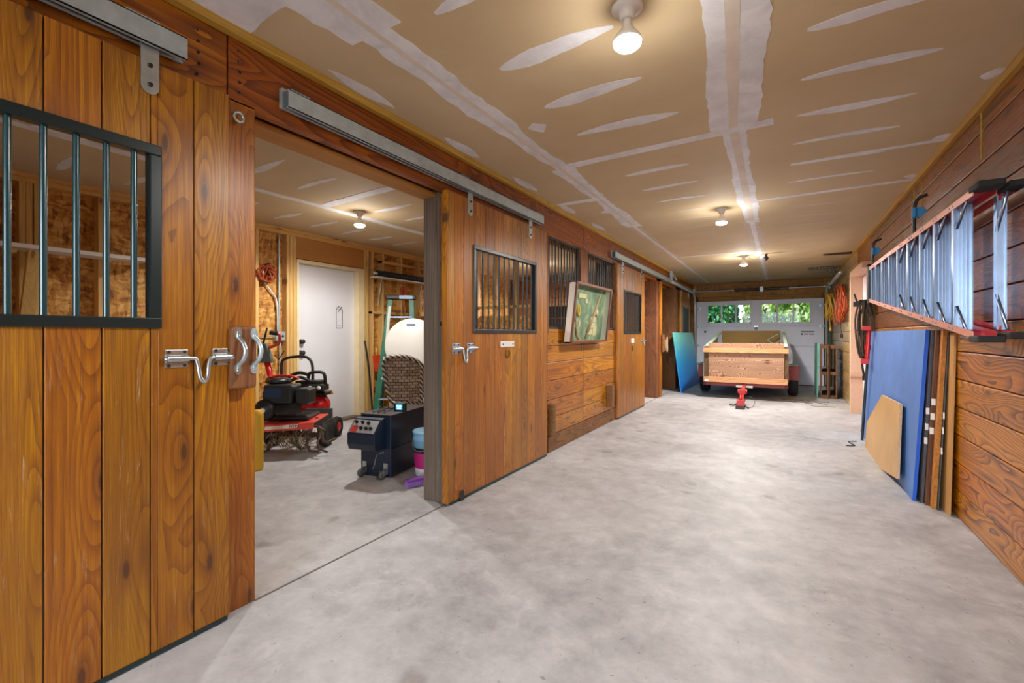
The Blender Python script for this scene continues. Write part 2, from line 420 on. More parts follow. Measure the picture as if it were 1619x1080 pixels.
for y in (1.7, 2.58, 3.48, 4.4, 5.3): blob(cm, -1.975, -1.89, y, .48, seed=int(y * 10), taper=.5)
for i in range(8):
    y = 5.45 + .45 * i
    blob(thin, -1.15, -.62, y, .045, seed=i + 120); blob(thin, .0, .62, y + .05, .04, seed=i + 150)
for i in range(6):
    y = 9.2 + .45 * i
    blob(thin, -1.3, -.55, y, .05, seed=i + 170); blob(thin, 0, .7, y, .05, seed=i + 180)
strip(cm, [(-.13, Y0), (-.13, 1.6), (-.27, 3.2)], .25, H - .002, 1, .16)
strip(cm, [(-.27, 3.0), (-.31, 6.0)], .15, H - .002, 2, .25); strip(thin, [(-.31, 5.9), (-.33, 12.6)], .17, H - .0015, 3, .3)
strip(cm, [(-1.52, Y0), (-1.54, 1.4)], .30, H - .002, 4, .2); strip(cm, [(-1.53, 1.35), (-1.50, 3.3), (-1.55, 5.5)], .15, H - .002, 5, .35)
strip(thin, [(-1.55, 5.4), (-1.62, 12.4)], .11, H - .0015, 6, .3)
strip(cm, [(-2.0, .95), (-1.55, .98)], .30, H - .002, 7, .2)
strip(cm, [(-1.5, 3.27), (-.05, 3.22)], .085, H - .0025, 8, .18)
strip(cm, [(-1.95, 4.2), (-1.52, 4.2)], .10, H - .0025, 9, .3)
strip(cm, [(-.3, 5.06), (.95, 5.03)], .06, H - .002, 10, .2); strip(cm, [(.05, 4.11), (.96, 4.11)], .05, H - .002, 11, .2)
strip(cm, [(-1.5, 8.1), (-.3, 8.1)], .07, H - .002, 12, .2)
for (x, y) in [(-1.33, 2.55), (-1.62, 4.7)]: blob(cm, x - .06, x + .06, y, .12, seed=int(y * 9), taper=.5)
# stall side
strip(cm, [(-4.15, Y0 + 1.4), (-4.0, 6.2)], .10, H - .002, 13, .25)
strip(cm, [(-4.1, 1.05), (-2.3, 1.0)], .26, H - .002, 17, .25)
strip(cm, [(-4.0, 3.0), (-2.4, 2.9)], .10, H - .0025, 14, .25)
for i in range(10):
    y = .6 + .45 * i
    if i not in (1, 5): blob(cm, -3.75, -3.2, y + .12, .07, seed=i + 200)
    blob(cm, -4.95, -4.45, y + .2, .07, seed=i + 220)
    blob(cm, -2.75, -2.35, y + .25, .07, seed=i + 240)
co = cm.build('joint_compound', COMP, ceil)
th = thin.build('thin_compound', COMPTHIN, ceil)
tp = MB(); strip(tp, [(-.15, 0), (-.15, 1.7), (-.27, 3.2), (-.31, 5.9)], .055, H - .003, 21, .12); strip(tp, [(-1.53, 0), (-1.51, 3.3), (-1.54, 5.4)], .03, H - .003, 22, .12)
tp.build('joint_tape', TAPE, ceil)
tp = MB(); strip(tp, [(-.31, 5.9), (-.33, 12.4)], .055, H - .003, 23, .12); strip(tp, [(-1.55, 5.4), (-1.62, 12.4)], .03, H - .003, 24, .15)
tp.build('white_tape', COMP, ceil)
m = MB(); m.hexa([(.56, 8.96, H - .012), (1.0, 8.9, H - .012), (1.0, 9.12, H - .012), (.58, 9.05, H - .012)], [(.56, 8.96, H), (1.0, 8.9, H), (1.0, 9.12, H), (.58, 9.05, H)])
m.build('exposed_joist', W_DARKB, ceil)

# ceiling fixtures ---------------------------------------------------
def ceiling_light(x, y, label, big=1.0, power=LAMP_W):
    t = thing('ceiling_light', label, 'light', (x, y, H), 0, 'bare bulb ceiling lights')
    m = MB(); m.lathe([(.012, 0), (.063, 0), (.063, -.008), (.055, -.016), (.034, -.02), (.03, -.045), (.024, -.052), (.02, -.052)]); m.build('lamp_holder', WHITEP, t)
    m = MB(); m.lathe([(.004, -.048), (.018, -.05), (.019, -.075), (.026, -.09), (.046, -.115), (.055, -.128), (.056, -.14)]); m.build('bulb_neck', WHITEP, t)
    m = MB(); m.lathe([(.056, -.14), (.054, -.152), (.042, -.163), (.02, -.169), (.002, -.17)]); m.build('bulb_face', GLOW, t)
    light('bulb_light', 'POINT', (x, y, H - .235), power * .06, LAMP_C, .05)
    sp = light('bulb_flood', 'SPOT', (x, y, H - .20), power * 1.15, LAMP_C); sp.data.spot_size = R(172); sp.data.spot_blend = .45; sp.data.shadow_soft_size = .055
    return t
ceiling_light(-.535, 1.80, 'nearest bare flood bulb in a white porcelain holder on the aisle ceiling')
ceiling_light(-.55, 5.19, 'middle bare bulb on the aisle ceiling, beyond the long ceiling seam', power=LAMP_W * 1.7)
t3 = ceiling_light(-.563, 8.51, 'farthest bare bulb on the aisle ceiling, with a thin wire running from its holder', power=LAMP_W * 3.2)
ceiling_light(-3.88, 7.5, 'bare bulb on the ceiling of the second stall behind the barred windows', power=LAMP_W * 1.7)  # extra lamp, added to brighten the dark second stall
ceiling_light(-3.88, 3.34, 'bare bulb on the stall ceiling seen through the open stall doorway', power=LAMP_W * 1.45)
m = MB(); m.tube(smooth_path([(-.50, 8.5, H - .03), (-.42, 8.5, H - .06), (-.36, 8.48, H - .055), (-.3, 8.45, H - .01), (-.2, 8.4, H - .006)]), .004, 6)
tag(m.build('lamp_wire', plain('yellowed_wire', '#9b875c', .6)), 'thin yellowish wire sagging along the ceiling beside the farthest bulb', 'wire')
t = thing('motion_sensor', 'small dark round sensor hanging from the far ceiling by the white seam', 'sensor', (-.235, 8.45, H))
m = MB(); m.cyl((0, 0, 0), (0, 0, -.03), .025, .02, 12); m.build('sensor_base', STEELDK, t)
m = MB(); m.lathe([(.002, -.11), (.025, -.10), (.034, -.075), (.034, -.055), (.02, -.04), (.012, -.025)]); m.build('sensor_head', STEELDK, t)

# ------------------------------------------------------------------ left wall (aisle side)
WL = struct_root('wall_left')
m = MB(); ys = [Y0, 1.045, 5.06, 8.9, YG + .2]
for a, b in zip(ys, ys[1:]): m.box(XL - .05, XL, a + .003, b - .003, 2.19, 2.465)
m.build('header_board', W_HEAD, WL, .004)
m = MB(); m.box(-2.25, -2.20, Y0, 12.6, 2.2, 2.5); m.box(-2.25, -2.12, 1.0, 2.6, 2.17, 2.2); m.box(-2.2, -2.08, Y0, 12.6, 2.46, 2.5); m.build('inner_header', W_LVL, WL, .003)
m = MB(); m.box(-2.20, -2.08, 1.16, 2.5, 2.26, 2.3, pr=.3); m.build('header_underside', W_DARKB, WL)
struct(MB().box(XL, XL + .045, Y0, YG, 2.462, H).build('trim_2', W_TRIMY, None, .004))
# nails in header
m = MB()
for y in (.93, 1.09):
    for i in range(5): m.cyl((XL, y + random.uniform(-.01, .01), 2.24 + .045 * i), (XL + .003, y, 2.24 + .045 * i), .006, n=8)
for y in (3.1, 4.9, 5.15, 6.8): 
    for z in (2.26, 2.38): m.cyl((XL, y, z), (XL + .003, y, z), .006, n=8)
m.build('nail_heads', STEELDK, WL)
# jamb post beside door_1
m = MB(); m.box(-2.20, XL, 1.045, 1.163, 0, 2.205); m.build('jamb_post', W_DOORV, WL, .005)
m = MB(); m.box(-2.20, -2.14, 1.02, 1.168, 0, 2.2, pr=.6); m.build('inner_stud', W_PINEV, WL, .003)
# grey post and siding ends
m = MB(); m.box(-2.235, -2.085, 2.5, 2.63, 0, 2.3, pr=.4); m.build('post', W_POSTG, WL, .006)
m = MB(); m.box(-2.085, -2.055, 2.505, 2.6, 0, 1.25, pr=.2); m.build('dark_filler', W_POSTG, WL, .003)
m = MB(); m.box(-2.085, -2.04, 2.505, 2.6, 1.28, 2.19, pr=.5); m.build('jamb_strip', W_POSTB, WL, .003)
m = MB()
for i in range(7): m.box(-2.055, -2.035, 2.5, 4.11, .006 + .178 * i + .003, .178 * (i + 1) - .003)
m.build('boards_behind_door', W_BOARDY, WL, .003)
# lower board wall between door 2 and door 3, with the joint at y 5.06
m = MB(); zs = [.165, .341, .525, .720, .905, 1.075, 1.25]
for a, b in zip(zs, zs[1:]):
    for y0, y1 in ((4.10, 5.055), (5.063, 6.35)):
        m.box(-2.07, XL + random.uniform(-.002, .002), y0, y1, a + .003, b - .003)
m.build('lower_boards', W_BOARDY, WL, .004)
m = MB(); m.box(-2.07, XL + .012, 4.10, 5.05, 0, .163); m.box(-2.07, XL + .010, 5.055, 6.35, 0, .16); m.build('base_board', W_BASE, WL, .004)
m = MB(); m.box(-2.06, XL + .028, 4.92, 5.13, 1.25, 2.19); m.box(-2.1, XL + .01, 4.05, 4.12, 1.2, 2.19); m.box(-2.1, XL + .01, 6.22, 6.36, 0.0, 2.19); m.build('window_post', W_POSTB, WL, .005)
m = MB()
for y in (4.135,): m.box(XL, XL + .06, 4.12, 4.18, .17, .49)
m.box(XL, XL + .09, 5.86, 5.95, .22, .52); m.build('door_guide_block', W_BASE, WL, .01)
# low back of that wall and everything beyond door 3
m = MB(); m.box(-2.33, XL, 8.70, 9.05, 0, 2.3, pr=.31); m.box(-2.55, XL, 10.43, 10.72, 0, 2.3, pr=.87); m.box(-2.20, XL, 10.72, 10.84, 0, 2.3, pr=.15); m.box(-2.2, XL, 12.0, 12.3, 0, 2.3, pr=.42)
m.build('thick_post', W_POSTB, WL, .006)
m = MB(); m.box(XL, XL + .03, 8.86, 9.02, 0, 2.2, pr=.1); m.build('post_facing', W_DOORV, WL, .004)
m = MB()
for i in range(12): m.box(-2.11, -2.075, 10.84, 12.9, .185 * i + .003, .185 * (i + 1) - .003)
m.build('far_boards', W_BOARDY, WL, .003)
m = MB()
for i in range(14): m.box(XL - .12, XL - .08, -3.2, -1.2, .18 * i + .003, .18 * (i + 1) - .003)
m.build('near_boards', W_BOARDY, WL, .003)
def grille(y0, y1, z0, z1, x, n, parent, mat=BARS, frame=.03, fd=.03, r=.009, barmat=None, topframe=True):
    m = MB()
    for a, b, c, d in ((y0, y1, z0, z0 + frame), (y0, y1, z1 - frame, z1), (y0, y0 + frame, z0 + frame, z1 - frame), (y1 - frame, y1, z0 + frame, z1 - frame)):
        m.box(x - fd, x + .008, a, b, c, d)
    m.build('grille_frame', mat, parent, .003)
    for i in range(n):
        y = y0 + frame + (y1 - y0 - 2 * frame) * (i + .5) / n
        b_ = MB(); b_.cyl((x - fd / 2, y, z0 + frame * .5), (x - fd / 2, y, z1 - frame * .5), r, n=10); b_.build('bar', barmat or mat, parent)
for i, (a, b, n) in enumerate(((4.12, 4.92, 10), (5.13, 6.25, 13))):
    w = struct_root('window_%d' % (i + 1)); grille(a, b, 1.25, 2.19, XL - .01, n, w, BARS, .022, .02, .008)

# ------------------------------------------------------------------ sliding stall doors
XD = -1.985
def planks(y_edges, z0, z1, hole, x0, x1, m, gap=.0035):
    for a, b in zip(y_edges, y_edges[1:]):
        p = random.random(); A, B = a + gap / 2, b - gap / 2
        if hole:
            h0, h1, hz0, hz1 = hole
            if B <= h0 or A >= h1: m.box(x0, x1, A, B, z0, z1, pr=p); continue
            if A < h0: m.box(x0, x1, A, h0, z0, z1, pr=p)
            if B > h1: m.box(x0, x1, h1, B, z0, z1, pr=p)
            aa, bb = max(A, h0), min(B, h1)
            m.box(x0, x1, aa, bb, z0, hz0, pr=p); m.box(x0, x1, aa, bb, hz1, z1, pr=p)
        else: m.box(x0, x1, A, B, z0, z1, pr=p)
def slide_door(name, edges, hole, nbars, hangers, gm=GREENBLK, barm=None, gframe=.035, r=.01, z0=.02, ztop=2.19):
    d = struct_root(name)
    m = MB(); planks(edges, z0, ztop, (hole[0] + .01, hole[1] - .01, hole[2] + .01, hole[3] - .01), XD - .03, XD, m); m.build('planks', W_DOORV, d, .003)
    grille(hole[0], hole[1], hole[2], hole[3], XD + .004, nbars, d, gm, gframe, .035, r, barm)
    m = MB(); m.box(XD - .034, XD + .003, edges[0] + .03, edges[-1] - .01, z0 - .012, z0 + .004); m.build('bottom_rail', GREENBLK, d)
    for y in hangers:
        m = MB()
        pf = [(-.028, 0), (-.028, -.15)] + [(.028 * math.cos(a), -.15 - .03 * math.sin(a)) for a in [math.pi - i * math.pi / 8 for i in range(1, 8)]] + [(.028, -.15), (.028, 0)]
        M = Matrix(((0, 0, 1, XD), (1, 0, 0, y), (0, 1, 0, 2.245), (0, 0, 0, 1)))
        m.prism(pf, .0, .006, M); m.box(XD - .02, XD + .006, y - .028, y + .028, 2.24, 2.247)
        h = m.build('hanger', ZINC, d, .001)
        for z in (2.17, 2.10):
            b = MB(); b.cyl((XD + .006, y, z), (XD + .014, y, z), .009, .006, 8); b.build('bolt', STEELDK, h)
        b = MB(); b.cyl((XD - .012, y, 2.247), (XD - .012, y, 2.262), .006); b.build('hanger_rod', STEELDK, h)
    return d
e1 = [-.50, -.36, -.22, -.08, .06, .2, .335, .473, .615, .753, .896, 1.03]
D1 = slide_door('door_1', e1, (-.30, .785, 1.213, 1.885), 13, (.75, -.25), GREENBLK, BARTEAL, .038, .0095)
e2 = [2.47, 2.54, 2.649, 2.791, 2.931, 3.068, 3.201, 3.346, 3.492, 3.614, 3.758, 3.879, 4.005]
D2 = slide_door('door_2', e2, (2.765, 3.77, 1.20, 1.86), 12, (2.73, 3.66), BARS, None, .03, .008)
e3 = [6.215, 6.35] + [6.35 + .145 * i for i in range(1, 10)]
D3 = slide_door('door_3', e3, (6.50, 7.42, 1.20, 1.84), 11, (6.45, 7.45), GREENBLK, None, .03, .008)
e4 = [10.8 + .13 * i for i in range(10)]
D4 = slide_door('door_4', e4, (11.05, 11.75, 1.2, 1.84), 8, (10.95, 11.8), GREENBLK, None, .03, .008)
m = MB(); m.box(XD - .045, XD + .004, 2.462, 2.475, .02, 2.19); m.build('edge_strip', W_DOORV, D2, .002)
# latches
def latch(par, y, z, flip=1, s=1.0):
    m = MB()
    for dy in (0, .165 * s):
        m.box(XD, XD + .004, y + dy - .038 * s, y + dy + .038 * s, z - .034 * s, z + .034 * s)
        m.cyl((XD + .012, y + dy - .036 * s, z), (XD + .012, y + dy + .036 * s, z), .014 * s, n=12)
    p = m.build('latch_plate', ZINC, par, .001)
    b = MB()
    for dy in (0, .165 * s):
        for a in (-.026, .026):
            for c in (-.026, .026): b.cyl((XD + .004, y + dy + a * s, z + c * s), (XD + .007, y + dy + a * s, z + c * s), .006 * s, n=8)
    b.build('screw', STEELDK, p)
    r = .0075 * s; x = XD + .014
    pts = [(x, y - .045 * s, z), (x, y + .05 * s, z), (x, y + .062 * s, z - .005 * s), (x + .003, y + .068 * s, z - .03 * s), (x + .008, y + .073 * s, z - .075 * s), (x + .01, y + .086 * s, z - .095 * s),
           (x + .008, y + .100 * s, z - .075 * s), (x + .003, y + .106 * s, z - .03 * s), (x, y + .114 * s, z - .005 * s), (x, y + .126 * s, z), (x, y + .20 * s, z), (x, y + .235 * s, z)]
    m = MB(); m.tube(smooth_path(pts, 4), r, 10); m.build('slide_bolt', ZINC, par)
latch(D1, .835, 1.098); latch(D2, 2.56, 1.09, s=1.05); latch(D3, 7.5, 1.09, s=.8)
m = MB(); m.box(XD, XD + .008, 3.15, 3.36, 1.085, 1.135); pl = m.build('name_plate', WHITEP, D2, .002)
m = MB(); m.cyl((XD + .008, 3.175, 1.11), (XD + .011, 3.175, 1.11), .006); m.cyl((XD + .008, 3.335, 1.11), (XD + .011, 3.335, 1.11), .006); m.build('screw', STEELDK, pl)
m = MB(); m.tube([(XD + .006, 3.26 + .028 * math.cos(a), 1.03 - .034 * math.sin(a)) for a in [R(-60) + R(300) * i / 14 for i in range(15)]], .006, 6); m.build('horseshoe', plain('old_brass', '#8a6a3a', .5, .6), D2)
m = MB(); m.box(XD, XD + .008, 6.87, 7.02, 1.06, 1.13); m.build('name_plate', WHITEP, D3, .002)
m = MB(); m.tube([(XD + .006, 6.94 + .03 * math.cos(a), .98 - .04 * math.sin(a)) for a in [R(-60) + R(300) * i / 14 for i in range(15)]], .006, 6); m.build('horseshoe', plain('old_brass', '#8a6a3a', .5, .6), D3)
m = MB(); m.box(XD - .01, XD + .014, 2.60, 2.64, 0, .07); m.build('floor_guide', STEELDK, D2, .002)

# tracks ---------------------------------------------------------------
def track(y0, y1, label, mounts):
    t = thing('door_track', label, 'sliding door track', (XL, y0, 2.28), 0, 'sliding door tracks')
    L = y1 - y0; x0, x1 = .022, .075
    m = MB()
    m.box(x1 - .004, x1, 0, L, -.042, .042); m.box(x0, x0 + .004, 0, L, -.042, .042); m.box(x0, x1, 0, L, .038, .042)
    m.box(x0, x0 + .017, 0, L, -.042, -.038); m.box(x1 - .017, x1, 0, L, -.042, -.038); m.build('channel', GALV, t)
    for d in mounts:
        m = MB(); m.box(0, x0 + .001, d, d + .12, -.03, .062); m.box(0, x1, d + .01, d + .11, .042, .047)
        b = m.build('mount_bracket', GALV, t, .001)
        m = MB(); m.cyl((.01, d + .06, .055), (.01 + .02, d + .06, .055), .007); m.build('bolt', STEELDK, b)
track(-1.7, .86, 'short galvanised track end above the nearest stall door at the upper left', (.4, 1.4, 2.36))
track(1.275, 3.88, 'long galvanised track over the open doorway and the second stall door', (0, 1.3, 2.45))
track(6.03, 9.75, 'brownish galvanised track above the far stall door beyond the barred windows', (.02, 1.8, 3.5))
track(9.85, 12.2, 'farthest short galvanised track above the stall door behind the blue panel', (.02, 2.0))

# latch block with two pull handles, eye bolt --------------------------
t = thing('latch_block', 'brown wooden block with two zinc pull handles bolted to the jamb post', 'latch block', (XL, 1.08, 1.10))
m = MB(); m.box(0, .070, -.055, .052, -.14, .125); m.build('block', W_POSTB, t, .012)
def pull(y, z, x, hh=.11):
    m = MB()
    pts = [(x + .002, y, z + hh), (x + .004, y, z + hh * .72), (x + .03, y + .006, z + hh * .4), (x + .042, y + .008, z), (x + .03, y + .006, z - hh * .4), (x + .004, y, z - hh * .72), (x + .002, y, z - hh)]
    m.tube(smooth_path(pts, 5), .009, 8, flat=.8)
    for s_ in (-1, 1): m.prism([(math.cos(a) * .015, math.sin(a) * .026) for a in [i * math.pi / 6 for i in range(12)]], 0, .005, Matrix(((0, 0, 1, x), (1, 0, 0, y), (0, 1, 0, z + s_ * hh * .86), (0, 0, 0, 1))))
    for s_ in (-1, 1): m.cyl((x + .004, y, z + s_ * hh * .9), (x + .011, y, z + s_ * hh * .9), .007, n=8)
    return m
pull(-.030, .02, .07, .085).build('pull_handle', ZINC, t); pull(.036, .02, .07, .085).build('pull_handle', GALV, t)
m = MB(); m.tube([(XL + .035, 1.082 + .0 , 2.115)], .004) if 0 else None
m = MB(); m.tube([(XL + .03 + .0 * i, 1.075 + .02 * math.cos(2 * math.pi * i / 20), 2.12 + .02 * math.sin(2 * math.pi * i / 20)) for i in range(20)], .006, 8, closed=True); m.cyl((XL, 1.075, 2.12), (XL + .03, 1.075, 2.10), .005)
tag(m.build('eye_bolt', ZINC), 'round zinc eye bolt screwed into the jamb post near its top', 'eye bolt')

# ------------------------------------------------------------------ stall back wall (studs + OSB)
WB = struct_root('wall_stall')
xo = XB - .10
m = MB(); m.box(xo - .05, xo, -1.4, 3.4, 0, H); m.box(xo - .05, xo, 4.72, 13, 0, H); m.box(xo - .05, xo, 3.4, 4.72, 2.14, H); m.build('osb_sheathing', OSB, WB)
m = MB()
for y in (-.9, -.45, 0, .43, .83, 1.11, 1.15, 1.195, 1.60, 2.10, 2.55, 3.01, 3.395, 3.44, 3.485, 4.60, 4.645, 4.75, 4.95, 5.34, 5.75, 6.15, 6.6, 7.0, 7.4, 7.8, 8.2, 8.6, 9, 9.4, 9.8, 10.2, 10.6, 11, 11.4, 11.8, 12.2, 12.6):
    m.box(xo, XB + random.uniform(-.003, .003), y, y + .038, 0, 2.42)
m.build('stud', W_PINEV, WB, .003)
m = MB(); m.box(xo, XB + .002, -1.4, 13, 2.42, 2.46); m.box(xo, XB, -1.4, 13, 2.462, H); m.build('top_plate', W_PINEY, WB, .003)
m = MB(); m.box(xo, XB - .005, 3.44, 4.70, 2.15, 2.42); m.build('door_header', W_LVL, WB, .002)
m = MB(); m.box(xo, XB, 4.95, 5.4, 2.28, 2.32); m.box(xo, XB - .0, 5.4, 6.1, 2.28, 2.32)
m.box(xo, XB, 4.75, 5.9, 1.5, 1.54); m.box(xo, XB, 2.6, 3.01, 1.0, 1.04); m.build('blocking', W_PINEY, WB, .003)
# end partitions
m = MB(); m.box(-5.3, -2.2, -1.45, -1.4, 0, H); m.build('end_partition', OSB, WB)
m = MB()
for i in range(9): m.box(-3.3, -2.2, 6.30, 6.34, .18 * i + .003, .18 * (i + 1) - .003)
m.box(-2.32, -2.2, 6.25, 6.4, 0, 2.5)
m.build('dark_partition', W_DARKB, WB, .003)
m = MB(); m.box(-5.3, -3.3, 6.34, 6.36, 0, 1.5); m.build('osb_partition', OSB, WB)
m = MB()
for i in range(6): m.box(-5.2 + .38 * i, -5.16 + .38 * i, 6.25, 6.34, 0, 2.5)
m.box(-5.3, -2.2, 6.25, 6.34, 1.62, 1.66)
m.build('partition_stud', W_PINEV, WB, .003)
m = MB()
for i in range(13): m.box(-5.3, -2.3, 8.85, 8.89, .18 * i + .003, .18 * (i + 1) - .003); m.box(-5.3, -2.5, 10.55, 10.6, .18 * i, .18 * (i + 1) - .003)
m.build('far_partition', W_POSTB, WB, .003)
m = MB(); m.box(-5.6, -2.0, 13.05, 13.25, 0, H); m.box(-5.55, -5.41, Y0, 13.2, 0, H); m.build('outer_wall', OSB, WB)

# white door in the stall wall
D5 = struct_root('door_5')
m = MB(); m.box(xo - .02, xo + .02, 3.56, 4.49, .02, 2.10); m.build('door_slab', WHITE, D5, .003)
m = MB(); m.box(xo - .01, XB + .01, 3.525, 3.56, 0, 2.14); m.box(xo - .01, XB + .01, 4.49, 4.60, 0, 2.14, pr=.4); m.box(xo - .01, XB + .012, 3.525, 4.6, 2.10, 2.14, pr=.4); m.build('door_jamb', plain('primed_pine', '#ecd9ae', .6, var=.06), D5, .003)
m = MB(); m.box(xo - .01, XB + .05, 3.5, 4.62, 0, .03); m.build('threshold', plain('threshold_bronze', '#7a6a58', .5, .4), D5)
for z in (1.10, .955):
    m = MB(); m.lathe([(.03, 0), (.032, .008), (.013, .012), (.013, .035), (.028, .045), (.03, .06), (.018, .07)], (xo + .02, 3.635, z), 16, axis='x'); m.build('door_knob', STEELDK, D5)
sk = MB()
for (a, b, c, d) in ((0, 0, .1, 0), (.1, 0, .1, .26), (.1, .26, 0, .26), (0, .26, 0, 0), (.02, .03, .08, .03), (.03, .22, .09, .30), (.0, .27, .05, .31), (.02, .29, .1, .28)):
    sk.tube([(xo + .0215, 4.18 + a, 1.28 + b), (xo + .0215, 4.18 + c, 1.28 + d)], .004, 6)
sk.build('door_tag_outline', STEELDK, D5)

# ------------------------------------------------------------------ right wall
WR = struct_root('wall_right')
m = MB()
zb = [.0] + [.176 + .181 * i for i in range(14)]
zb = [z for z in zb if z < 2.44] + [2.462]
rowj = random.Random(3)
for a, b in zip(zb, zb[1:]):
    big = a > 2.15
    cuts = [Y0] + sorted([rowj.choice([-1.2, .8, 2.9]), 4.9 if a > 1.9 else 8.2]) + [7.42]
    cuts = [c for c in cuts if c <= 7.42]
    for c0, c1 in zip(cuts, cuts[1:]):
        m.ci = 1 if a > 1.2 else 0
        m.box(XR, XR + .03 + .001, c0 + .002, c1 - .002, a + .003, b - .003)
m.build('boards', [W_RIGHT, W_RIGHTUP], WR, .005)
m = MB(); m.box(XR + .031, XR + .12, Y0, 7.40, 0, H); m.box(XR + .031, XR + .12, 8.62, 13.3, 0, H); m.box(XR + .031, XR + .12, 7.4, 8.62, 2.1, H); m.build('backing', plain('backing_black', '#15100c', .9), WR)
m = MB()
for i in range(14):
    z0, z1 = .177 * i, .177 * (i + 1)
    ofs = .5 * (i % 2) + rowj.uniform(0, .3)
    ys_ = [8.62] + [8.62 + ofs * .5 + .62 * j for j in range(1, 7)] + [12.9]
    for a, b in zip(ys_, ys_[1:]):
        if b > a + .02 and z0 < 2.4: m.box(XR - .02, XR + .03, a + .002, b - .002, z0 + .003, min(z1, 2.46) - .003)
m.build('far_boards', W_PALE, WR, .006)
m = MB(); m.box(XR, XR + .03, 7.42, 8.62, 2.12, 2.46); m.build('head_boards', W_RIGHT, WR, .004)
struct(MB().box(XR - .035, XR + .001, Y0, YG, 2.455, H).build('trim_3', W_TRIMY, None, .004))
m = MB()
for y in (3.6, 4.9, 5.15): m.box(XR - .006, XR + .01, y, y + .012, 2.19, 2.455)
m.build('vertical_seam_strip', W_TRIMY, WR)
D7 = struct_root('door_7')
m = MB(); m.box(.875, XR + .12, 8.52, 8.62, 0, 2.14, pr=.2); m.box(.93, XR + .12, 7.4, 7.46, 0, 2.1, pr=.5); m.box(.88, XR + .12, 7.4, 8.6, 2.06, 2.14, pr=.7); m.build('door_frame', W_JAMB, D7, .004)
m = MB(); m.box(XR + .05, XR + .085, 7.46, 8.52, .01, 2.06); m.build('door_slab', plain('lilac_white_paint', '#d8cdd6', .5, var=.04), D7, .003)

# back wall round the garage door ---------------------------------------
WK = struct_root('wall_back')
m = MB(); m.box(-2.2, XR + .1, 12.86, 12.90, 2.03, H, pr=.2); m.box(-2.2, -1.93, YG + .05, 12.9, 0, H, pr=.6); m.box(.81, XR + .1, YG + .05, 12.9, 0, H, pr=.9); m.build('wall_boards', W_BACKH, WK)
m = MB(); m.box(-2.12, .95, 12.76, 12.86, 2.335, 2.5, pr=.15); m.box(-2.08, .88, 12.72, 12.86, 2.155, 2.295, pr=.72); m.build('header_board', W_BACKH, WK, .004)
m = MB()
for x in (-1.9, -1.1, -.8, -.45, .66): m.box(x, x + .12, 12.74, 12.86, 2.04, 2.155)
m.build('header_block', W_BACKH, WK, .003)
m = MB(); m.box(-1.99, -1.93, YG - .02, 12.8, 0, 2.2); m.box(.82, .88, YG - .02, 12.8, 0, 2.2); m.build('jamb', W_POSTB, WK, .004)

# garage door ------------------------------------------------------------
D6 = struct_root('door_6')
GW = plain('garage_door_paint', '#dfe2f0', .45, var=.03, scale=2)
secs = [(.0, .442), (.444, .917), (.919, 1.387), (1.389, 2.03)]
m = MB()
for z_ in (.443, .918, 1.388): m.box(-1.92, .80, YG + .02, YG + .05, z_ - .012, z_ + .012)
m.build('section_tongue', WHITE, D6)
gx0, gx1 = -1.93, .81
for i, (a, b) in enumerate(secs):
    m = MB()
    if i < 3: m.box(gx0, gx1, YG, YG + .045, a, b)
    else:
        wz0, wz1 = 1.485, 1.925
        for (A, B) in ((gx0, -1.66), (-.69, -.44), (.535, gx1)): m.box(A, B, YG, YG + .045, a, b)
        for (A, B) in ((-1.66, -.69), (-.44, .535)): m.box(A, B, YG, YG + .045, a, wz0); m.box(A, B, YG, YG + .045, wz1, b)
    m.build('door_section', GW, D6, .006)
GL = NT('window_glass'); GL.t.nodes.remove(GL.b)
tr = GL.n('ShaderNodeBsdfTransparent', ins={0: (.93, .97, .95, 1)}); gl = GL.n('ShaderNodeBsdfGlossy', ins={'Roughness': .03})
mx = GL.n('ShaderNodeMixShader', ins={0: .012, 1: tr.outputs[0], 2: gl.outputs[0]}); GL.link(mx.outputs[0], GL.out.inputs[0])
GLASS = GL.m
for (A, B) in ((-1.66, -.69), (-.44, .535)):
    m = MB(); w = (B - A)
    for (a, b, c, d) in ((A - .03, B + .03, 1.46, 1.485), (A - .03, B + .03, 1.925, 1.95), (A - .03, A, 1.46, 1.95), (B, B + .03, 1.46, 1.95)): m.box(a, b, YG - .012, YG + .01, c, d)
    for k in (1, 2): m.box(A + w * k / 3 - .018, A + w * k / 3 + .018, YG, YG + .03, 1.485, 1.925)
    wf = m.build('window_frame', GW, D6, .003)
    MB().box(A, B, YG + .018, YG + .022, 1.485, 1.925).build('pane', GLASS, wf)
m = MB(); m.box(-.60, -.53, YG - .02, YG, 1.39, 2.02); m.box(-.60, -.53, YG - .012, YG, .92, 1.2); m.build('centre_stile', GW, D6, .002)
m = MB(); m.lathe([(.03, 0), (.035, -.02), (.02, -.035)], (-.565, YG - .01, 1.34), 14, axis='y'); m.box(-.61, -.52, YG - .03, YG, 1.38, 1.4); m.build('centre_lock', ZINC, D6)
for z in (.44, .915, 1.385, 1.86):
    for x, s_ in ((gx0, 1), (gx1, -1)):
        m = MB(); m.box(min(x, x + s_ * .1), max(x, x + s_ * .1), YG - .02, YG, z - .03, z + .03); m.cyl((x - s_ * .03, YG - .02, z), (x + s_ * .05, YG - .02, z), .02); m.build('roller_hinge', GALV, D6, .002)
m = MB(); m.box(.36, .62, YG - .003, YG, 1.245, 1.27); m.build('label_strip', STEELDK, D6)
m = MB(); m.box(.36, .40, YG - .003, YG, 1.18, 1.22); m.build('label_square', STEELDK, D6)
text('label_text', 'GARAGE DOOR', .026, STEELDK, Matrix(((1, 0, 0, .52), (0, 0, -1, YG - .002), (0, 1, 0, 1.20), (0, 0, 0, 1))), D6) if 0 else None
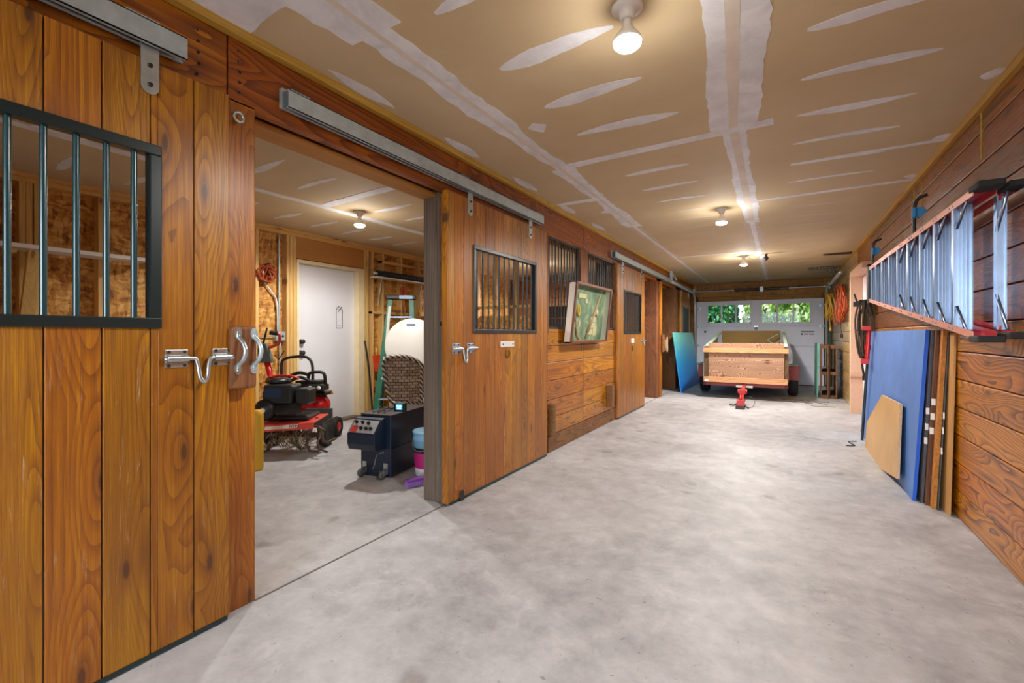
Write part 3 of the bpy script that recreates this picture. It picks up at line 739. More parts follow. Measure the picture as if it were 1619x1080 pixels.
m = MB(); m.box(.42, .50, YG - .003, YG, 1.19, 1.21); m.box(.52, .62, YG - .003, YG, 1.19, 1.21); m.build('label_writing', STEELDK, D6)
m = MB(); m.lathe([(.002, 0), (.025, -.002), (.03, -.004)], (-1.72, YG, 1.26), 10, axis='y'); m.build('green_sticker', plain('green_sticker_paint', '#a9c35a', .6), D6)
m = MB(); m.box(gx0, gx1, YG + .0, YG + .03, -.0, .014); m.build('bottom_seal', BLACKR, D6)
m = MB()
for (x, s_) in ((-1.965, -1), (.855, 1)):
    path = [(x, YG - .03, .05), (x, YG - .03, 1.9)] + [(x, YG - .33 + .3 * math.cos(a), 1.95 + .3 * math.sin(a)) for a in [R(8) + R(82) * i / 8 for i in range(9)]] + [(x, 9.7, 2.27)]
    m.tube(path, .028, 8)
m.build('lift_track', plain('white_track_steel', '#d7dcdb', .35, .5), D6)
m = MB(); m.box(.885, .925, YG - .06, YG - .02, 0, 2.0); m.build('green_track_angle', plain('green_track_paint', '#2d5a52', .5), D6)
m = MB(); m.cyl((-2.0, 12.66, 2.30), (.9, 12.66, 2.30), .013); m.build('torsion_shaft', ZINC, D6)
for (a, b) in ((-1.05, -.5), (-.4, .12)):
    m = MB(); n = 40
    m.tube([(a + (b - a) * i / (n * 8), 12.66 + .03 * math.cos(i * math.pi / 4), 2.30 + .03 * math.sin(i * math.pi / 4)) for i in range(n * 8)], .005, 5); m.build('torsion_spring', STEELDK, D6)
m = MB(); m.box(-.48, -.42, 12.64, 12.74, 2.24, 2.36); m.box(-2.02, -1.97, 12.6, 12.74, 2.24, 2.38); m.box(.88, .93, 12.6, 12.74, 2.24, 2.38); m.build('shaft_bearing', GALV, D6, .002)
# perforated hanger angles
def perforated(m, p0, p1, w=.035):
    p0, p1 = Vector(p0), Vector(p1); d = (p1 - p0); L = d.length; d.normalize(); up = Vector((0, 1, 0)) if abs(d.y) < .9 else Vector((1, 0, 0))
    sd = d.cross(up).normalized() * w / 2; n = int(L / .05)
    th = up * .003
    def q(a, b, o0, o1):
        A, B = p0 + d * a, p0 + d * b
        m.hexa([A + sd * o0 - th, B + sd * o0 - th, B + sd * o1 - th, A + sd * o1 - th], [A + sd * o0 + th, B + sd * o0 + th, B + sd * o1 + th, A + sd * o1 + th])
    q(0, L, -1, -.5); q(0, L, .5, 1)
    for i in range(n + 1): a = i * L / n; q(max(0, a - .009), min(L, a + .009), -.5, .5)
m = MB(); perforated(m, (.42, 10.6, 2.475), (.98, 10.6, 2.475), .05); perforated(m, (.70, 10.6, 2.46), (.86, 10.6, 2.28)); perforated(m, (.86, 10.6, 2.46), (.86, 10.6, 2.28))
tag(m.build('perforated_hanger', STEELDK), 'perforated dark steel hanger angle under the far right ceiling', 'bracket')
m = MB(); perforated(m, (-1.965, 9.7, 2.49), (-1.965, 9.7, 2.33)); perforated(m, (-1.98, 9.67, 2.49), (-1.86, 9.67, 2.30)); m.box(-1.99, -1.94, 9.66, 9.70, 2.30, 2.49)
tag(m.build('perforated_hanger', GALV), 'perforated grey hanger holding the left garage track at its near end', 'bracket')

# shrubs outside the garage windows
def shrub(x0, x1, y0, y1, z1, n, cols, label, seed):
    rnd = random.Random(seed); m = MB(); ms = []
    for c in cols: ms.append(plain('leaf_' + c[1:], c, .5))
    for i in range(n):
        m.ci = rnd.randrange(len(cols))
        p = Vector((rnd.uniform(x0, x1), rnd.uniform(y0, y1), rnd.uniform(.2, z1))); s_ = rnd.uniform(.05, .11)
        M = Matrix.Translation(p) @ Euler((rnd.uniform(0, 6), rnd.uniform(0, 6), rnd.uniform(0, 6))).to_matrix().to_4x4()
        m.add([(-s_, 0, 0), (0, -s_ * .45, .01), (s_, 0, 0), (0, s_ * .45, .01)], [(0, 1, 2, 3)], False, M)
    r = thing('shrub', label, 'shrub', ((x0 + x1) / 2, (y0 + y1) / 2, -.13), 0, None)
    o = m.build('foliage', ms, r); o.location = -r.location; o['kind'] = 'stuff'
    t_ = MB()
    for k in range(5):
        x = x0 + (x1 - x0) * (k + .5) / 5; t_.tube(smooth_path([(x, y1 - .2, -.13), (x + .1, y1 - .3, .8), (x - .1, y1 - .4, 1.8), (x + .15, y1 - .5, z1 * .8)]), .025, 6)
    o2 = t_.build('stem', W_POSTB, r); o2.location = -r.location
shrub(-.95, 2.2, 14.0, 15.2, 3.2, 15000, ['#7dab3c', '#a6d45a', '#d6e59a', '#5a8a34', '#e9f0cc'], 'sunlit light green shrub outside the right garage window', 5)
shrub(-4.2, -1.15, 14.4, 15.4, 3.2, 13000, ['#3f8f5a', '#2f7a52', '#6fae48', '#1f5d3f'], 'darker blue green shrub outside the left garage window', 6)

# unseen near end behind the camera: board wall, doorway left open for sky light
WN = struct_root('wall_near')
m = MB(); m.box(XL - .1, -1.9, Y0 - .1, Y0, 0, H); m.box(.8, XR + .1, Y0 - .1, Y0, 0, H); m.box(-1.9, .8, Y0 - .1, Y0, 2.38, H); m.build('wall_boards', W_BOARDY, WN)

# ------------------------------------------------------------------ right wall: stepladder hung on its side
t = thing('stepladder', 'orange and aluminium stepladder hanging sideways from two hooks on the right wall', 'ladder', (.88, 4.5, 1.5))
def loc(o): o.location = (-.88, -4.5, -1.5); return o
ya, yb = 3.02, 6.08
def ztop(y): return 1.893 + (y - ya) / (yb - ya) * .012
def zbot(y): return 1.172 + (y - ya) / (yb - ya) * .362
FR0, FR1, RR0, RR1 = .785, .868, .895, .945
def railbox(m, x0, x1, y0, y1, zf, o0, o1):
    m.hexa([(x0, y0, zf(y0) + o0), (x1, y0, zf(y0) + o0), (x1, y1, zf(y1) + o0), (x0, y1, zf(y1) + o0)], [(x0, y0, zf(y0) + o1), (x1, y0, zf(y0) + o1), (x1, y1, zf(y1) + o1), (x0, y1, zf(y1) + o1)])
DKRED = plain('deep_red_fibreglass', '#b3202a', .4)
CORAL = plain('coral_rail_face', '#e59e88', .35, .15, var=.08, scale=12)
for zf, s_, nm in ((ztop, -1, 'front_rail'), (zbot, 1, 'front_rail')):
    m = MB(); railbox(m, FR0, FR1, ya, yb, zf, -.004, 0) if s_ < 0 else railbox(m, FR0, FR1, ya, yb, zf, 0, .004)
    a, b = (-.034, 0) if s_ < 0 else (0, .034)
    m.ci = 0; railbox(m, FR1 - .004, FR1, ya, yb, zf, a, b)
    m.ci = 1; railbox(m, FR0 - .002, FR0 + .003, ya, yb, zf, a, b)
    fr = loc(m.build(nm, [DKRED, CORAL], t))
    m = MB()
    for i in range(10):
        for dy in (-.03, .03):
            y = 3.34 + .305 * i + dy
            if y < yb: m.cyl((FR0 - .002, y, zf(y) + (a + b) / 2), (FR0 - .006, y, zf(y) + (a + b) / 2), .006, n=8)
    r_ = loc(m.build('rivets', ALU, fr)); r_.location = (0, 0, 0); r_['kind'] = 'stuff'
    m = MB(); railbox(m, RR0, RR1, ya + .05, yb - .1, zf, *( (-.03, -.026) if s_ < 0 else (.026, .03))); railbox(m, RR0, RR0 + .004, ya + .05, yb - .1, zf, *((-.055, -.026) if s_ < 0 else (.026, .055)))
    loc(m.build('rear_rail', DKRED, t))
    m = MB(); m.box(FR0 - .008, FR1 + .004, ya - .10, ya + .03, zf(ya) - .018, zf(ya) + .012); loc(m.build('foot', BLACKR, t, .006))
    m = MB(); m.box(RR0 - .005, RR1 + .012, ya - .07, ya + .08, zf(ya) - .014 + s_ * .012, zf(ya) + .016 + s_ * .012); f_ = loc(m.build('foot', BLACKR, t, .006))
steps_y = [3.345, 3.70, 4.03, 4.39, 4.74, 5.09, 5.42, 5.74, 6.0]
for i, y in enumerate(steps_y):
    m = MB(); zt, zb_ = ztop(y) - .006, zbot(y) + .006
    m.box(FR0 + .004, FR1 - .004, y, y + .004, zb_, zt)                      # tread plate, ribbed underside
    for k in range(5): x = FR0 + .012 + k * .0155; m.box(x, x + .003, y - .008, y, zb_, zt)
    m.box(FR0 + .001, FR0 + .005, y - .032, y + .004, zb_, zt); m.box(FR1 - .006, FR1 - .002, y - .022, y + .004, zb_, zt)
    st = loc(m.build('step', ALU, t))
    if i < 5:
        for (zf, s_) in ((ztop, -1), (zbot, 1)):
            b = MB(); z1 = zf(y) + s_ * .13; y2 = y - .16; z2 = zf(y2) + s_ * .02
            b.tube([(FR0 + .02, y - .01, z1), (FR0 + .02, y2, z2)], .0085, 4)
            loc(b.build('step_brace', ALU, t))
for y in (3.12, 3.9, 4.7, 5.4):
    m = MB(); zt, zb_ = ztop(y) - .03, zbot(y) + .03; m.box(RR0, RR0 + .03, y, y + .003, zb_, zt); m.box(RR0 - .004, RR0, y - .02, y + .02, zb_, zt); m.box(RR0 + .03, RR0 + .034, y - .012, y + .012, zb_, zt); loc(m.build('rear_brace', ALU, t))
    if y < 3.5:
        for (zf, s_) in ((ztop, -1), (zbot, 1)):
            b = MB(); b.tube([(RR0, y, zf(y) + s_ * .2), (RR0 + .01, y - .1, zf(y) + s_ * .03)], .008, 4); loc(b.build('rear_strut', ALU, t))
m = MB(); m.box(FR0 - .01, RR1, yb, yb + .07, zbot(yb) - .02, ztop(yb) + .02); loc(m.build('top_cap', BLACK, t, .01))
def lhook(y, label):
    t = thing('ladder_hook', label, 'hook', (XR - .012, y, 2.1), 0, None)
    X = XR - .012
    pts = [(.012, 0, -.226), (-.08, 0, -.226), (-.145, 0, -.224), (-.168, 0, -.19), (-.17, 0, -.09), (-.165, 0, .0), (-.145, 0, .045), (-.10, 0, .065)]
    MB().tube(smooth_path(pts, 5), .011, 8).build('hook_arm', BLACK, t)
    m = MB(); m.cyl((-.168, 0, -.02), (-.17, 0, -.09), .016, n=10); m.prism([(-.17, -.02), (-.12, -.015), (-.10, -.05), (-.13, -.09), (-.17, -.09)], -.002, .002, Matrix(((1, 0, 0, 0), (0, 0, 1, 0), (0, 1, 0, 0), (0, 0, 0, 1)))); m.build('blue_tape', BLUETAPE, t)
lhook(4.2, 'black curved wall hook wrapped with blue tape near the middle of the stepladder')
lhook(5.92, 'black curved wall hook with blue tape at the far top end of the stepladder')

# leaning sheets -----------------------------------------------------------
BLUE = plain('worn_blue_paint', '#4f78b8', .55, var=.16, scale=3, bump=.1)
BLUEE = plain('bright_blue_edge', '#1456c4', .5)
BLUEL = plain('pale_blue_paint', '#5d92c4', .55, var=.12)
def sheet(name, label, cat, mats, xb, xt, th, y0, y1, h, group=None):
    t = thing(name, label, cat, (xb, (y0 + y1) / 2, 0), 0, group); L = (y1 - y0) / 2; dx = xt - xb
    m = MB(); 
    m.ci = 0; e = .0015
    m.hexa([(0, -L, 0), (e, -L, 0), (e, L, 0), (0, L, 0)], [(dx, -L, h), (dx + e, -L, h), (dx + e, L, h), (dx, L, h)])
    m.build('face', mats[0], t)
    m = MB(); m.hexa([(e, -L, 0), (th, -L, 0), (th, L, 0), (e, L, 0)], [(dx + e, -L, h), (dx + th, -L, h), (dx + th, L, h), (dx + e, L, h)]); m.build('core', mats[1], t)
    return t
sheet('plywood_sheet', 'large worn blue painted sheet leaning on the right wall under the stepladder', 'sheet', (BLUE, BLUEE), .795, .868, .022, 4.27, 6.62, 1.225)
sheet('plywood_strip', 'narrow pale blue board just beyond the far edge of the large blue sheet', 'board', (BLUEL, BLUEL), .815, .89, .012, 6.64, 6.98, 1.19)
GREYB = plain('grey_black_edge', '#4b4b4e', .7, var=.2, scale=30); DKB = wood('dark_brown_edge', 2, '#2e1a10', '#5f3a24', '#7c5236', .7, 0, wear=.2)
ORB = plain('orange_chip_edge', '#b4722c', .75, var=.35, scale=45); TANB = plain('tan_board_edge', '#bd8a4e', .6, var=.1, scale=8)
def ed(label, mat, xb, xt, th, y0, h, tapes=()):
    t = sheet('board', label, 'board', (mat, mat), xb, xt, th, y0, y0 + 2.2, h)
    for z in tapes:
        m = MB(); dx = (xt - xb) * z / h; m.box(-.001 + dx, th + .001 + dx, -1.102, -1.09, z, z + .045); m.build('tape_patch', WHITEP, t)
ed('dark grey edged board with white tape patches right behind the blue sheet', GREYB, .836, .895, .014, 4.24, 1.22, (.63, .52, .42))
ed('dark brown edged board between the dark grey board and the orange chipboard', DKB, .854, .911, .018, 4.20, 1.22, (.70, .60, .50))
ed('orange brown chipboard edge in the stack of leaning boards', ORB, .875, .932, .022, 4.14, 1.22)
ed('thin dark grey board with white patches in front of the tan board', GREYB, .900, .955, .005, 4.12, 1.21, (.62, .52, .38))
ed('tan board standing nearest the wall, first in the stack by the camera', TANB, .932, .9615, .012, 4.03, 1.20)
t = thing('plywood_offcut', 'small tan angular plywood piece with cut corners leaning on the blue sheet', 'plywood', (.745, 5.3, 0))
poly = [(5.42, .625), (4.66, .64), (4.52, .08), (5.13, .0), (6.05, .0), (6.10, .25)]
def XP(z): return z * .075
m = MB(); P0 = [(XP(z), y - 5.3, z) for y, z in poly]; P1 = [(XP(z) + .0178, y - 5.3, z) for y, z in poly]
n = len(P0); m.add(P0 + P1, [tuple(range(n)), tuple(range(2 * n - 1, n - 1, -1))], pr=.5); m.build('panel_face', W_BIRCH, t)
m = MB(); m.add(P0 + P1, [(i, (i + 1) % n, n + (i + 1) % n, n + i) for i in range(n)]); m.build('panel_edge', W_BEIGE, t)
# clamp, straps, floor scraps
t = thing('pipe_clamp', 'long pipe clamp with red jaws leaning against the blue sheet', 'clamp', (.765, 6.42, 0))
MB().cyl((0, 0, 0), (.065, 0, 1.24), .013, n=10).build('pipe', STEELDK, t)
m = MB(); m.cyl((.044, 0, .90), (.064, 0, 1.27), .022, n=10); m.box(.0, .075, -.05, .03, 1.235, 1.285); m.cyl((.05, 0, 1.02), (.052, 0, 1.07), .03, n=10); m.box(-.01, .055, -.06, .02, .86, .92); m.build('jaw', RED, t, .004)
m = MB(); m.cyl((.02, -.02, 1.24), (-.06, -.02, 1.24), .006); m.cyl((-.06, -.05, 1.24), (-.06, .01, 1.24), .005); m.build('crank_screw', STEELDK, t)
STRAP = plain('brown_webbing', '#4e4232', .85, var=.25, scale=30)
t = thing('webbing_bundle', 'bundle of dark brown webbing hanging from a hook on the pink door frame', 'strap', (.90, 7.12, 1.62))
m = MB(); rs = random.Random(4)
for i in range(9):
    w = .045 + .012 * rs.random(); x = -.06 + .015 * i; l = .62 + .1 * rs.random(); y = rs.uniform(-.04, .04); o_ = rs.uniform(-.02, .02)
    m.tube(smooth_path([(x - w * .3, y, .0), (x - w + o_, y, -.25), (x - w * .7, y, -l), (x, y, -l - .06), (x + w * .6, y, -l), (x + w + o_, y, -.3), (x + w * .3, y, .0)], 4), .011, 6, closed=True)
m.build('webbing', STRAP, t)
m = MB(); m.tube(smooth_path([(-.03, 0, -.6), (-.05, 0, -.8), (-.03, -.02, -.96)], 4), .012, 6); m.cyl((-.03, -.02, -.94), (-.03, -.02, -1.0), .022, n=8); m.build('tail_end', BLACK, t)
m = MB(); m.cyl((-.10, -.0, -.02), (.07, .0, -.02), .010); m.cyl((-.10, 0, -.03), (-.13, 0, .08), .010); m.build('hook_pin', BLACK, t)
m = MB(); m.box(-.14, -.09, -.02, .02, -.08, -.02); m.build('hook_end', BLACK, t)

# extension cords on the far right wall ---------------------------------------
ORC = plain('orange_cord', '#a8471f', .55, var=.12, scale=20); YEC = plain('yellow_cord', '#d9ab3c', .55); 
def coil(label, x, y, z, mat, n, w, h, d, seed, name='extension_cord', r=.009, plug=True):
    rnd = random.Random(seed); t = thing(name, label, 'cord', (x, y, z)); m = MB()
    for i in range(n):
        yo = rnd.uniform(-.5, .5) * d; xo_ = -rnd.uniform(0, .12); ww = w * rnd.uniform(.35, 1) / 2; hh = h * rnd.uniform(.75, 1.0)
        pts = []
        for k in range(16):
            a = 2 * math.pi * k / 16
            pts.append((xo_ + .02 * math.sin(3 * a + i), yo + ww * math.sin(a) + .03 * math.sin(2 * a + i), -hh / 2 + hh / 2 * math.cos(a) + rnd.uniform(-.02, .0)))
        m.tube(smooth_path(pts + [pts[0]], 2)[:-1], r, 6, closed=True)
    m.build('cord_loops', mat, t)
    if plug:
        m = MB(); m.tube(smooth_path([(-.05, .02, -h * .8), (-.06, .05, -h * 1.05), (-.05, .02, -h * 1.25)], 4), .007, 6); m.cyl((-.05, .02, -h * 1.25), (-.05, .02, -h * 1.25 - .07), .02, n=8); m.build('plug', BLACK if mat is ORC else mat, t)
    m = MB(); m.cyl((-.14, 0, .0), (.05, 0, .0), .008); m.build('wall_hook', STEELDK, t)
coil('thick coil of orange extension cord hanging on the far right wall', .93, 9.75, 2.05, ORC, 15, .65, .68, .5, 3)
coil('knotted yellow cord hanging beside the orange coil near the garage door', .86, 11.0, 2.02, YEC, 9, .9, .55, .4, 5)

# pallets, teal board -------------------------------------------------------
def pallet(x, label, dy):
    t = thing('pallet', label, 'pallet', (x, 10.22 + dy, 0), R(-3), 'old brown pallets')
    for xx in (0, .108):
        for k in range(6):
            m = MB(); z = .02 + .163 * k; m.box(xx, xx + .016, 0, .95, z, z + .13); m.build('deck_board', W_PALLET, t, .002)
    for z in (.0, .44, .93):
        m = MB(); m.box(.017, .107, .0, .95, z, z + .06); m.build('stringer', W_PALLET, t, .003)
    for yy in (.0, .93):
        m = MB(); m.box(.0, .02, yy - .003, yy + .02, 0, 1.0); m.box(.104, .124, yy - .003, yy + .02, 0, 1.0); m.build('edge_board', W_PALLET, t, .002)
pallet(.60, 'old brown pallet on its side beside the teal board, left of the two', 0)
pallet(.73, 'old brown pallet on its side nearest the right wall', .04)
TEALB = plain('teal_green_paint', '#5f9a86', .5, var=.1)
m = MB(); m.hexa([(.545, 10.3, 0), (.565, 10.3, 0), (.575, 11.3, 0), (.555, 11.3, 0)], [(.555, 10.3, 1.02), (.59, 10.3, 1.02), (.60, 11.3, 1.02), (.565, 11.3, 1.02)])
tag(m.build('painted_board', TEALB), 'teal green board standing on edge beside the two brown pallets', 'board')
m = MB()
for i in range(7):
    x0, y0 = random.uniform(.3, .8), random.uniform(8.6, 10.0); m.tube(smooth_path([(x0, y0, .004), (x0 - .12, y0 + .05, .004), (x0 - .25, y0 - .03, .004), (x0 - .33, y0 + .04, .004)], 3), .003, 5)
o_ = m.build('dry_straw', plain('straw_brown', '#4b3f33', .9)); tag(o_, 'scattered dark straw bits on the floor by the pallets', 'straw'); o_['kind'] = 'stuff'
m = MB(); m.tube(smooth_path([(.70, 6.3, .006), (.62, 6.2, .01), (.66, 6.05, .006), (.58, 6.0, .006)], 4), .005, 6)
tag(m.build('dark_cable', BLACK), 'short curled dark cable on the floor beside the angular plywood piece', 'cable')

# ------------------------------------------------------------------ blue gradient panel on the left
PT = NT('teal_to_blue_paint'); c_ = PT.obj(); sx = PT.n('ShaderNodeSeparateXYZ', ins={0: c_})
f = PT.math('ADD', PT.math('MULTIPLY', sx.outputs[2], .75), PT.math('MULTIPLY', PT.noise(c_, 1.5, 2), .25))
PT.link(PT.ramp(f, [(.2, lin('#1684ee')), (.6, lin('#2aa6e4')), (.95, lin('#74d6d0'))]), PT.b.inputs['Base Color']); PT.b.inputs['Roughness'].default_value = .35
sheet('plywood_sheet', 'glossy teal to blue panel leaning against the far left stall wall', 'panel', (plain('blue_edge', '#2a8fc9', .5), PT.m), -1.805, -1.965, .016, 9.78, 12.15, 1.235)

# block and rope on the far post
t = thing('latch_block', 'brown block with a bundle of pale rope on the far stall post', 'latch block', (XL + .03, 8.94, 1.02))
MB().box(0, .06, -.06, .06, -.17, .17).build('block', W_POSTB, t, .02)
m = MB()
for i in range(5): m.tube([(.07 + .008 * i, .02 + .03 * math.cos(a), -.02 + (.10 + .01 * i) * math.sin(a)) for a in [2 * math.pi * k / 18 for k in range(18)]], .012, 6, closed=True)
m.build('rope', plain('pale_rope', '#b79a76', .85, var=.2, scale=60), t)

# ------------------------------------------------------------------ trailer
t = thing('utility_trailer', 'small red utility trailer with wooden box sides parked before the garage door', 'trailer', (-.625, 10.385, 0), R(.8))
TG = plain('pale_green_paint', '#b9cdb8', .6, var=.08); TEAL = plain('teal_fender_top', '#8fc7bd', .5)
DRED = plain('dark_trailer_red', '#7e2420', .5, var=.2)
W2 = .69; F = -1.09; B = 1.35
m = MB(); m.box(-W2, W2, F, F + .06, .24, .33); m.box(-W2, -W2 + .06, F, B, .24, .33); m.box(W2 - .06, W2, F, B, .24, .33); m.box(-W2, W2, B - .06, B, .24, .33); m.box(-W2, W2, -.03, .03, .22, .30)
m.build('frame', DRED, t, .003)
MB().box(-W2 + .02, W2 - .02, F + .03, B, .33, .35).build('bed_floor', W_TRDK, t)
m = MB(); m.box(-.60, .63, F - .005, F + .01, .36, 1.035, pr=.44); m.build('front_panel', W_TRAIL, t, .002)
m = MB(); m.box(-.685, .695, F - .05, F - .006, .855, .94); m.build('top_rail', W_TRLUM, t, .004)
m = MB(); m.box(-.68, .68, F - .05, F - .006, .305, .40); m.build('bottom_rail', W_TRLUM, t, .004)
for x in (-.68, .60): MB().box(x, x + .08, F + .012, F + .05, .33, .97).build('corner_post', W_TRDK, t, .003)
for sx_ in (-1, 1):
    m = MB(); x0, x1 = (sx_ * .675, sx_ * .695) if sx_ > 0 else (-.695, -.675)
    m.hexa([(x0, F + .05, .34), (x1, F + .05, .34), (x1, B, .34), (x0, B, .34)], [(x0, F + .05, .96), (x1, F + .05, .96), (x1, B, 1.22), (x0, B, 1.22)], pr=.3)
    m.build('side_panel', W_TRAIL if sx_ > 0 else TG, t, .002)
    m = MB(); x0, x1 = sx_ * .64 - .012, sx_ * .64 + .045
    m.hexa([(x0, F + .05, .955), (x1, F + .05, .955), (x1, B, 1.215), (x0, B, 1.215)], [(x0, F + .05, .985), (x1, F + .05, .985), (x1, B, 1.245), (x0, B, 1.245)])
    m.build('side_cap', TG, t, .003)
    # wheel
    m = MB(); xc = sx_ * .785
    m.lathe([(.13, -.07), (.24, -.085), (.265, -.06), (.27, 0), (.265, .06), (.24, .085), (.13, .07)], (xc, 0, .27), 28, axis='x'); w = m.build('tyre', BLACKR, t)
    m = MB(); m.lathe([(.02, -.05), (.13, -.055), (.14, 0), (.13, .055), (.02, .05)], (xc, 0, .27), 20, axis='x'); m.build('wheel_rim', WHITEP, w)
    m = MB(); x0, x1 = (.70, .88) if sx_ > 0 else (-.88, -.70)
    m.box(x0, x1, -.36, -.345, .33, .60); m.box(x0, x1, .345, .36, .33, .60); m.box(x0, x1, -.36, .36, .575, .59); 
    fd = m.build('fender', DRED, t, .003); MB().box(x0 + .002, x1 - .002, -.36, .36, .591, .60).build('fender_top', TEAL, fd)
m = MB(); m.hexa([(-.52, B - .05, .36), (.56, B - .05, .36), (.56, B - .03, .36), (-.52, B - .03, .36)], [(-.60, B - .03, 1.275), (.60, B - .03, 1.275), (.60, B - .01, 1.275), (-.60, B - .01, 1.275)])
m.build('tailgate', plain('olive_plywood', '#8c6d34', .7, var=.15, scale=2.5), t, .003)
m = MB(); m.tube(smooth_path([(.55, B - .25, 1.2), (.45, B - .3, 1.14), (.35, B - .2, 1.06), (.5, B - .3, 1.0), (.62, B - .2, 1.1)], 5), .008, 6); m.build('loose_rope', TG, t)
m = MB(); m.tube([(0, F, .26), (.01, -2.0, .14), (.01, -2.2, .10)], .035, 4); m.build('tongue', REDOLD, t)
m = MB(); m.box(-.045, .065, -2.30, -2.12, .05, .14); m.cyl((.01, -2.18, .12), (.01, -2.18, .24), .02); m.tube([(.01, -2.1, .16), (.01, -2.22, .22), (.01, -2.3, .16)], .012, 6); m.build('coupler', RED, t, .006)
m = MB(); m.box(-.04, .06, -1.85, -1.7, .19, .27); m.cyl((-.06, -1.78, .23), (.08, -1.78, .23), .035); m.build('winch', RED, t, .005)
MB().box(-.06, .07, -2.32, -2.16, .0, .05).build('jack_foot', STEELDK, t, .004)
m = MB(); m.tube(smooth_path([(-.16, -2.05, .03), (-.09, -2.12, .035), (-.03, -2.1, .08)], 4), .012, 6); m.tube(smooth_path([(.03, -2.15, .05), (.10, -2.25, .03), (.13, -2.26, .02)], 4), .012, 6); m.build('safety_chain', STEELDK, t)
m = MB(); m.tube(smooth_path([(.04, -2.0, .14), (.12, -2.0, .18), (.20, -2.05, .12), (.18, -2.1, .03), (.10, -2.12, .01), (.06, -2.1, .05)], 5), .004, 5); m.build('wiring', BLACK, t)
MB().box(-.13, .14, F - .02, F - .004, .225, .262).build('plate', WHITEP, t)
MB().box(-.66, -.60, F - .054, F - .05, .31, .345).build('side_marker', WHITEP, t)

# ------------------------------------------------------------------ shadow box picture
t = thing('shadow_box_picture', 'tilted shadow box picture with green artwork hanging on the barred stall windows', 'picture', (XL, 5.0, 1.1))
def pm(x): return x
A0, A1 = -.56, .57
def leaning(m, d0, d1, y0, y1, z0, z1, pr=None):   # slab between depths d0..d1 off the tilted back plane
    def X(z, d): return .02 + z * .11 + d
    m.hexa([(X(z0, d0), y0, z0), (X(z0, d1), y0, z0), (X(z0, d1), y1, z0), (X(z0, d0), y1, z0)], [(X(z1, d0), y0, z1), (X(z1, d1), y0, z1), (X(z1, d1), y1, z1), (X(z1, d0), y1, z1)], pr)
ZH = .655
FRW = wood('red_brown_frame_wood', 1, '#3a1d12', '#6e3c26', '#8d5538', .35, .3, wear=0, knots=False)
m = MB(); leaning(m, 0, .075, A0, A0 + .012, 0, ZH); leaning(m, 0, .075, A1 - .012, A1, 0, ZH); leaning(m, 0, .075, A0, A1, 0, .012); leaning(m, 0, .075, A0, A1, ZH - .012, ZH); leaning(m, 0, .006, A0, A1, 0, ZH)
m.build('box_side', plain('cream_box', '#e0d2c2', .5), t)
m = MB(); e = .028
leaning(m, .075, .095, A0 - .004, A0 + e, 0, ZH); leaning(m, .075, .095, A1 - e, A1 + .004, 0, ZH); leaning(m, .075, .095, A0, A1, 0, e); leaning(m, .075, .095, A0, A1, ZH - e, ZH)
m.build('frame', FRW, t, .003)
ART = NT('green_artwork'); q_ = ART.obj(); n_ = ART.noise(q_, 4.5, 4, .6, .5)
ART.link(ART.ramp(n_, [(.3, lin('#465c50')), (.5, lin('#75876c')), (.62, lin('#aaa98a')), (.8, lin('#8aa09c'))]), ART.b.inputs['Base Color']); ART.b.inputs['Roughness'].default_value = .5
m = MB(); leaning(m, .008, .012, A0 + .012, A1 - .012, .012, ZH - .012); bk = m.build('artwork', ART.m, t)
CARD = plain('old_card', '#cdbb92', .6, var=.1); TANW = plain('tan_shape', '#b08a66', .6, var=.15)
m = MB()
for (y, z, w, h_) in ((-.30, .50, .22, .05), (-.1, .45, .07, .05), (-.36, .17, .06, .06), (-.24, .18, .05, .06), (-.50, .06, .09, .2), (.05, .09, .16, .06), (.12, .17, .16, .06), (.12, .24, .16, .06), (.22, .08, .12, .12)):
    leaning(m, .013, .018 + .002 * random.random(), y, y + w, z, z + h_)
m.build('pinned_cards', CARD, bk)
m = MB()
def stick(y0, z0, y1, z1, r): m.tube([(.02 + z0 * .11 + .02, y0, z0), (.02 + z1 * .11 + .02, y1, z1)], r, 6)
stick(.0, .04, .38, .60, .012); stick(-.42, .46, -.28, .10, .010); stick(-.28, .10, -.2, .04, .012); stick(.05, .12, .26, .40, .02)
m.build('sticks', TANW, bk)
m = MB(); m.tube([(.02 + .35 * .11 + .02, -.28 + .03 * math.sin(a), .36 + .06 * math.cos(a)) for a in [2 * math.pi * k / 10 for k in range(10)]], .012, 6, closed=True); m.build('yellow_leaf', YEC, bk)
m = MB(); m.lathe([(.001, -.01), (.045, -.005), (.045, .005), (.001, .01)], (.08, .30, .36), 14, axis='x'); m.build('pale_disc', CARD, bk)
G2 = bpy.data.materials.get('window_glass'); m = MB(); leaning(m, .078, .080, A0 + .01, A1 - .01, .01, ZH - .01); m.build('glass', G2, t)
m = MB(); m.tube([(.06, .0, ZH - .03), (.005, .0, ZH + .12)], .003, 5); m.tube([(.04, -.1, .0), (.035, -.1, -.12)], .003, 5); m.build('hanging_wire', STEELDK, t)

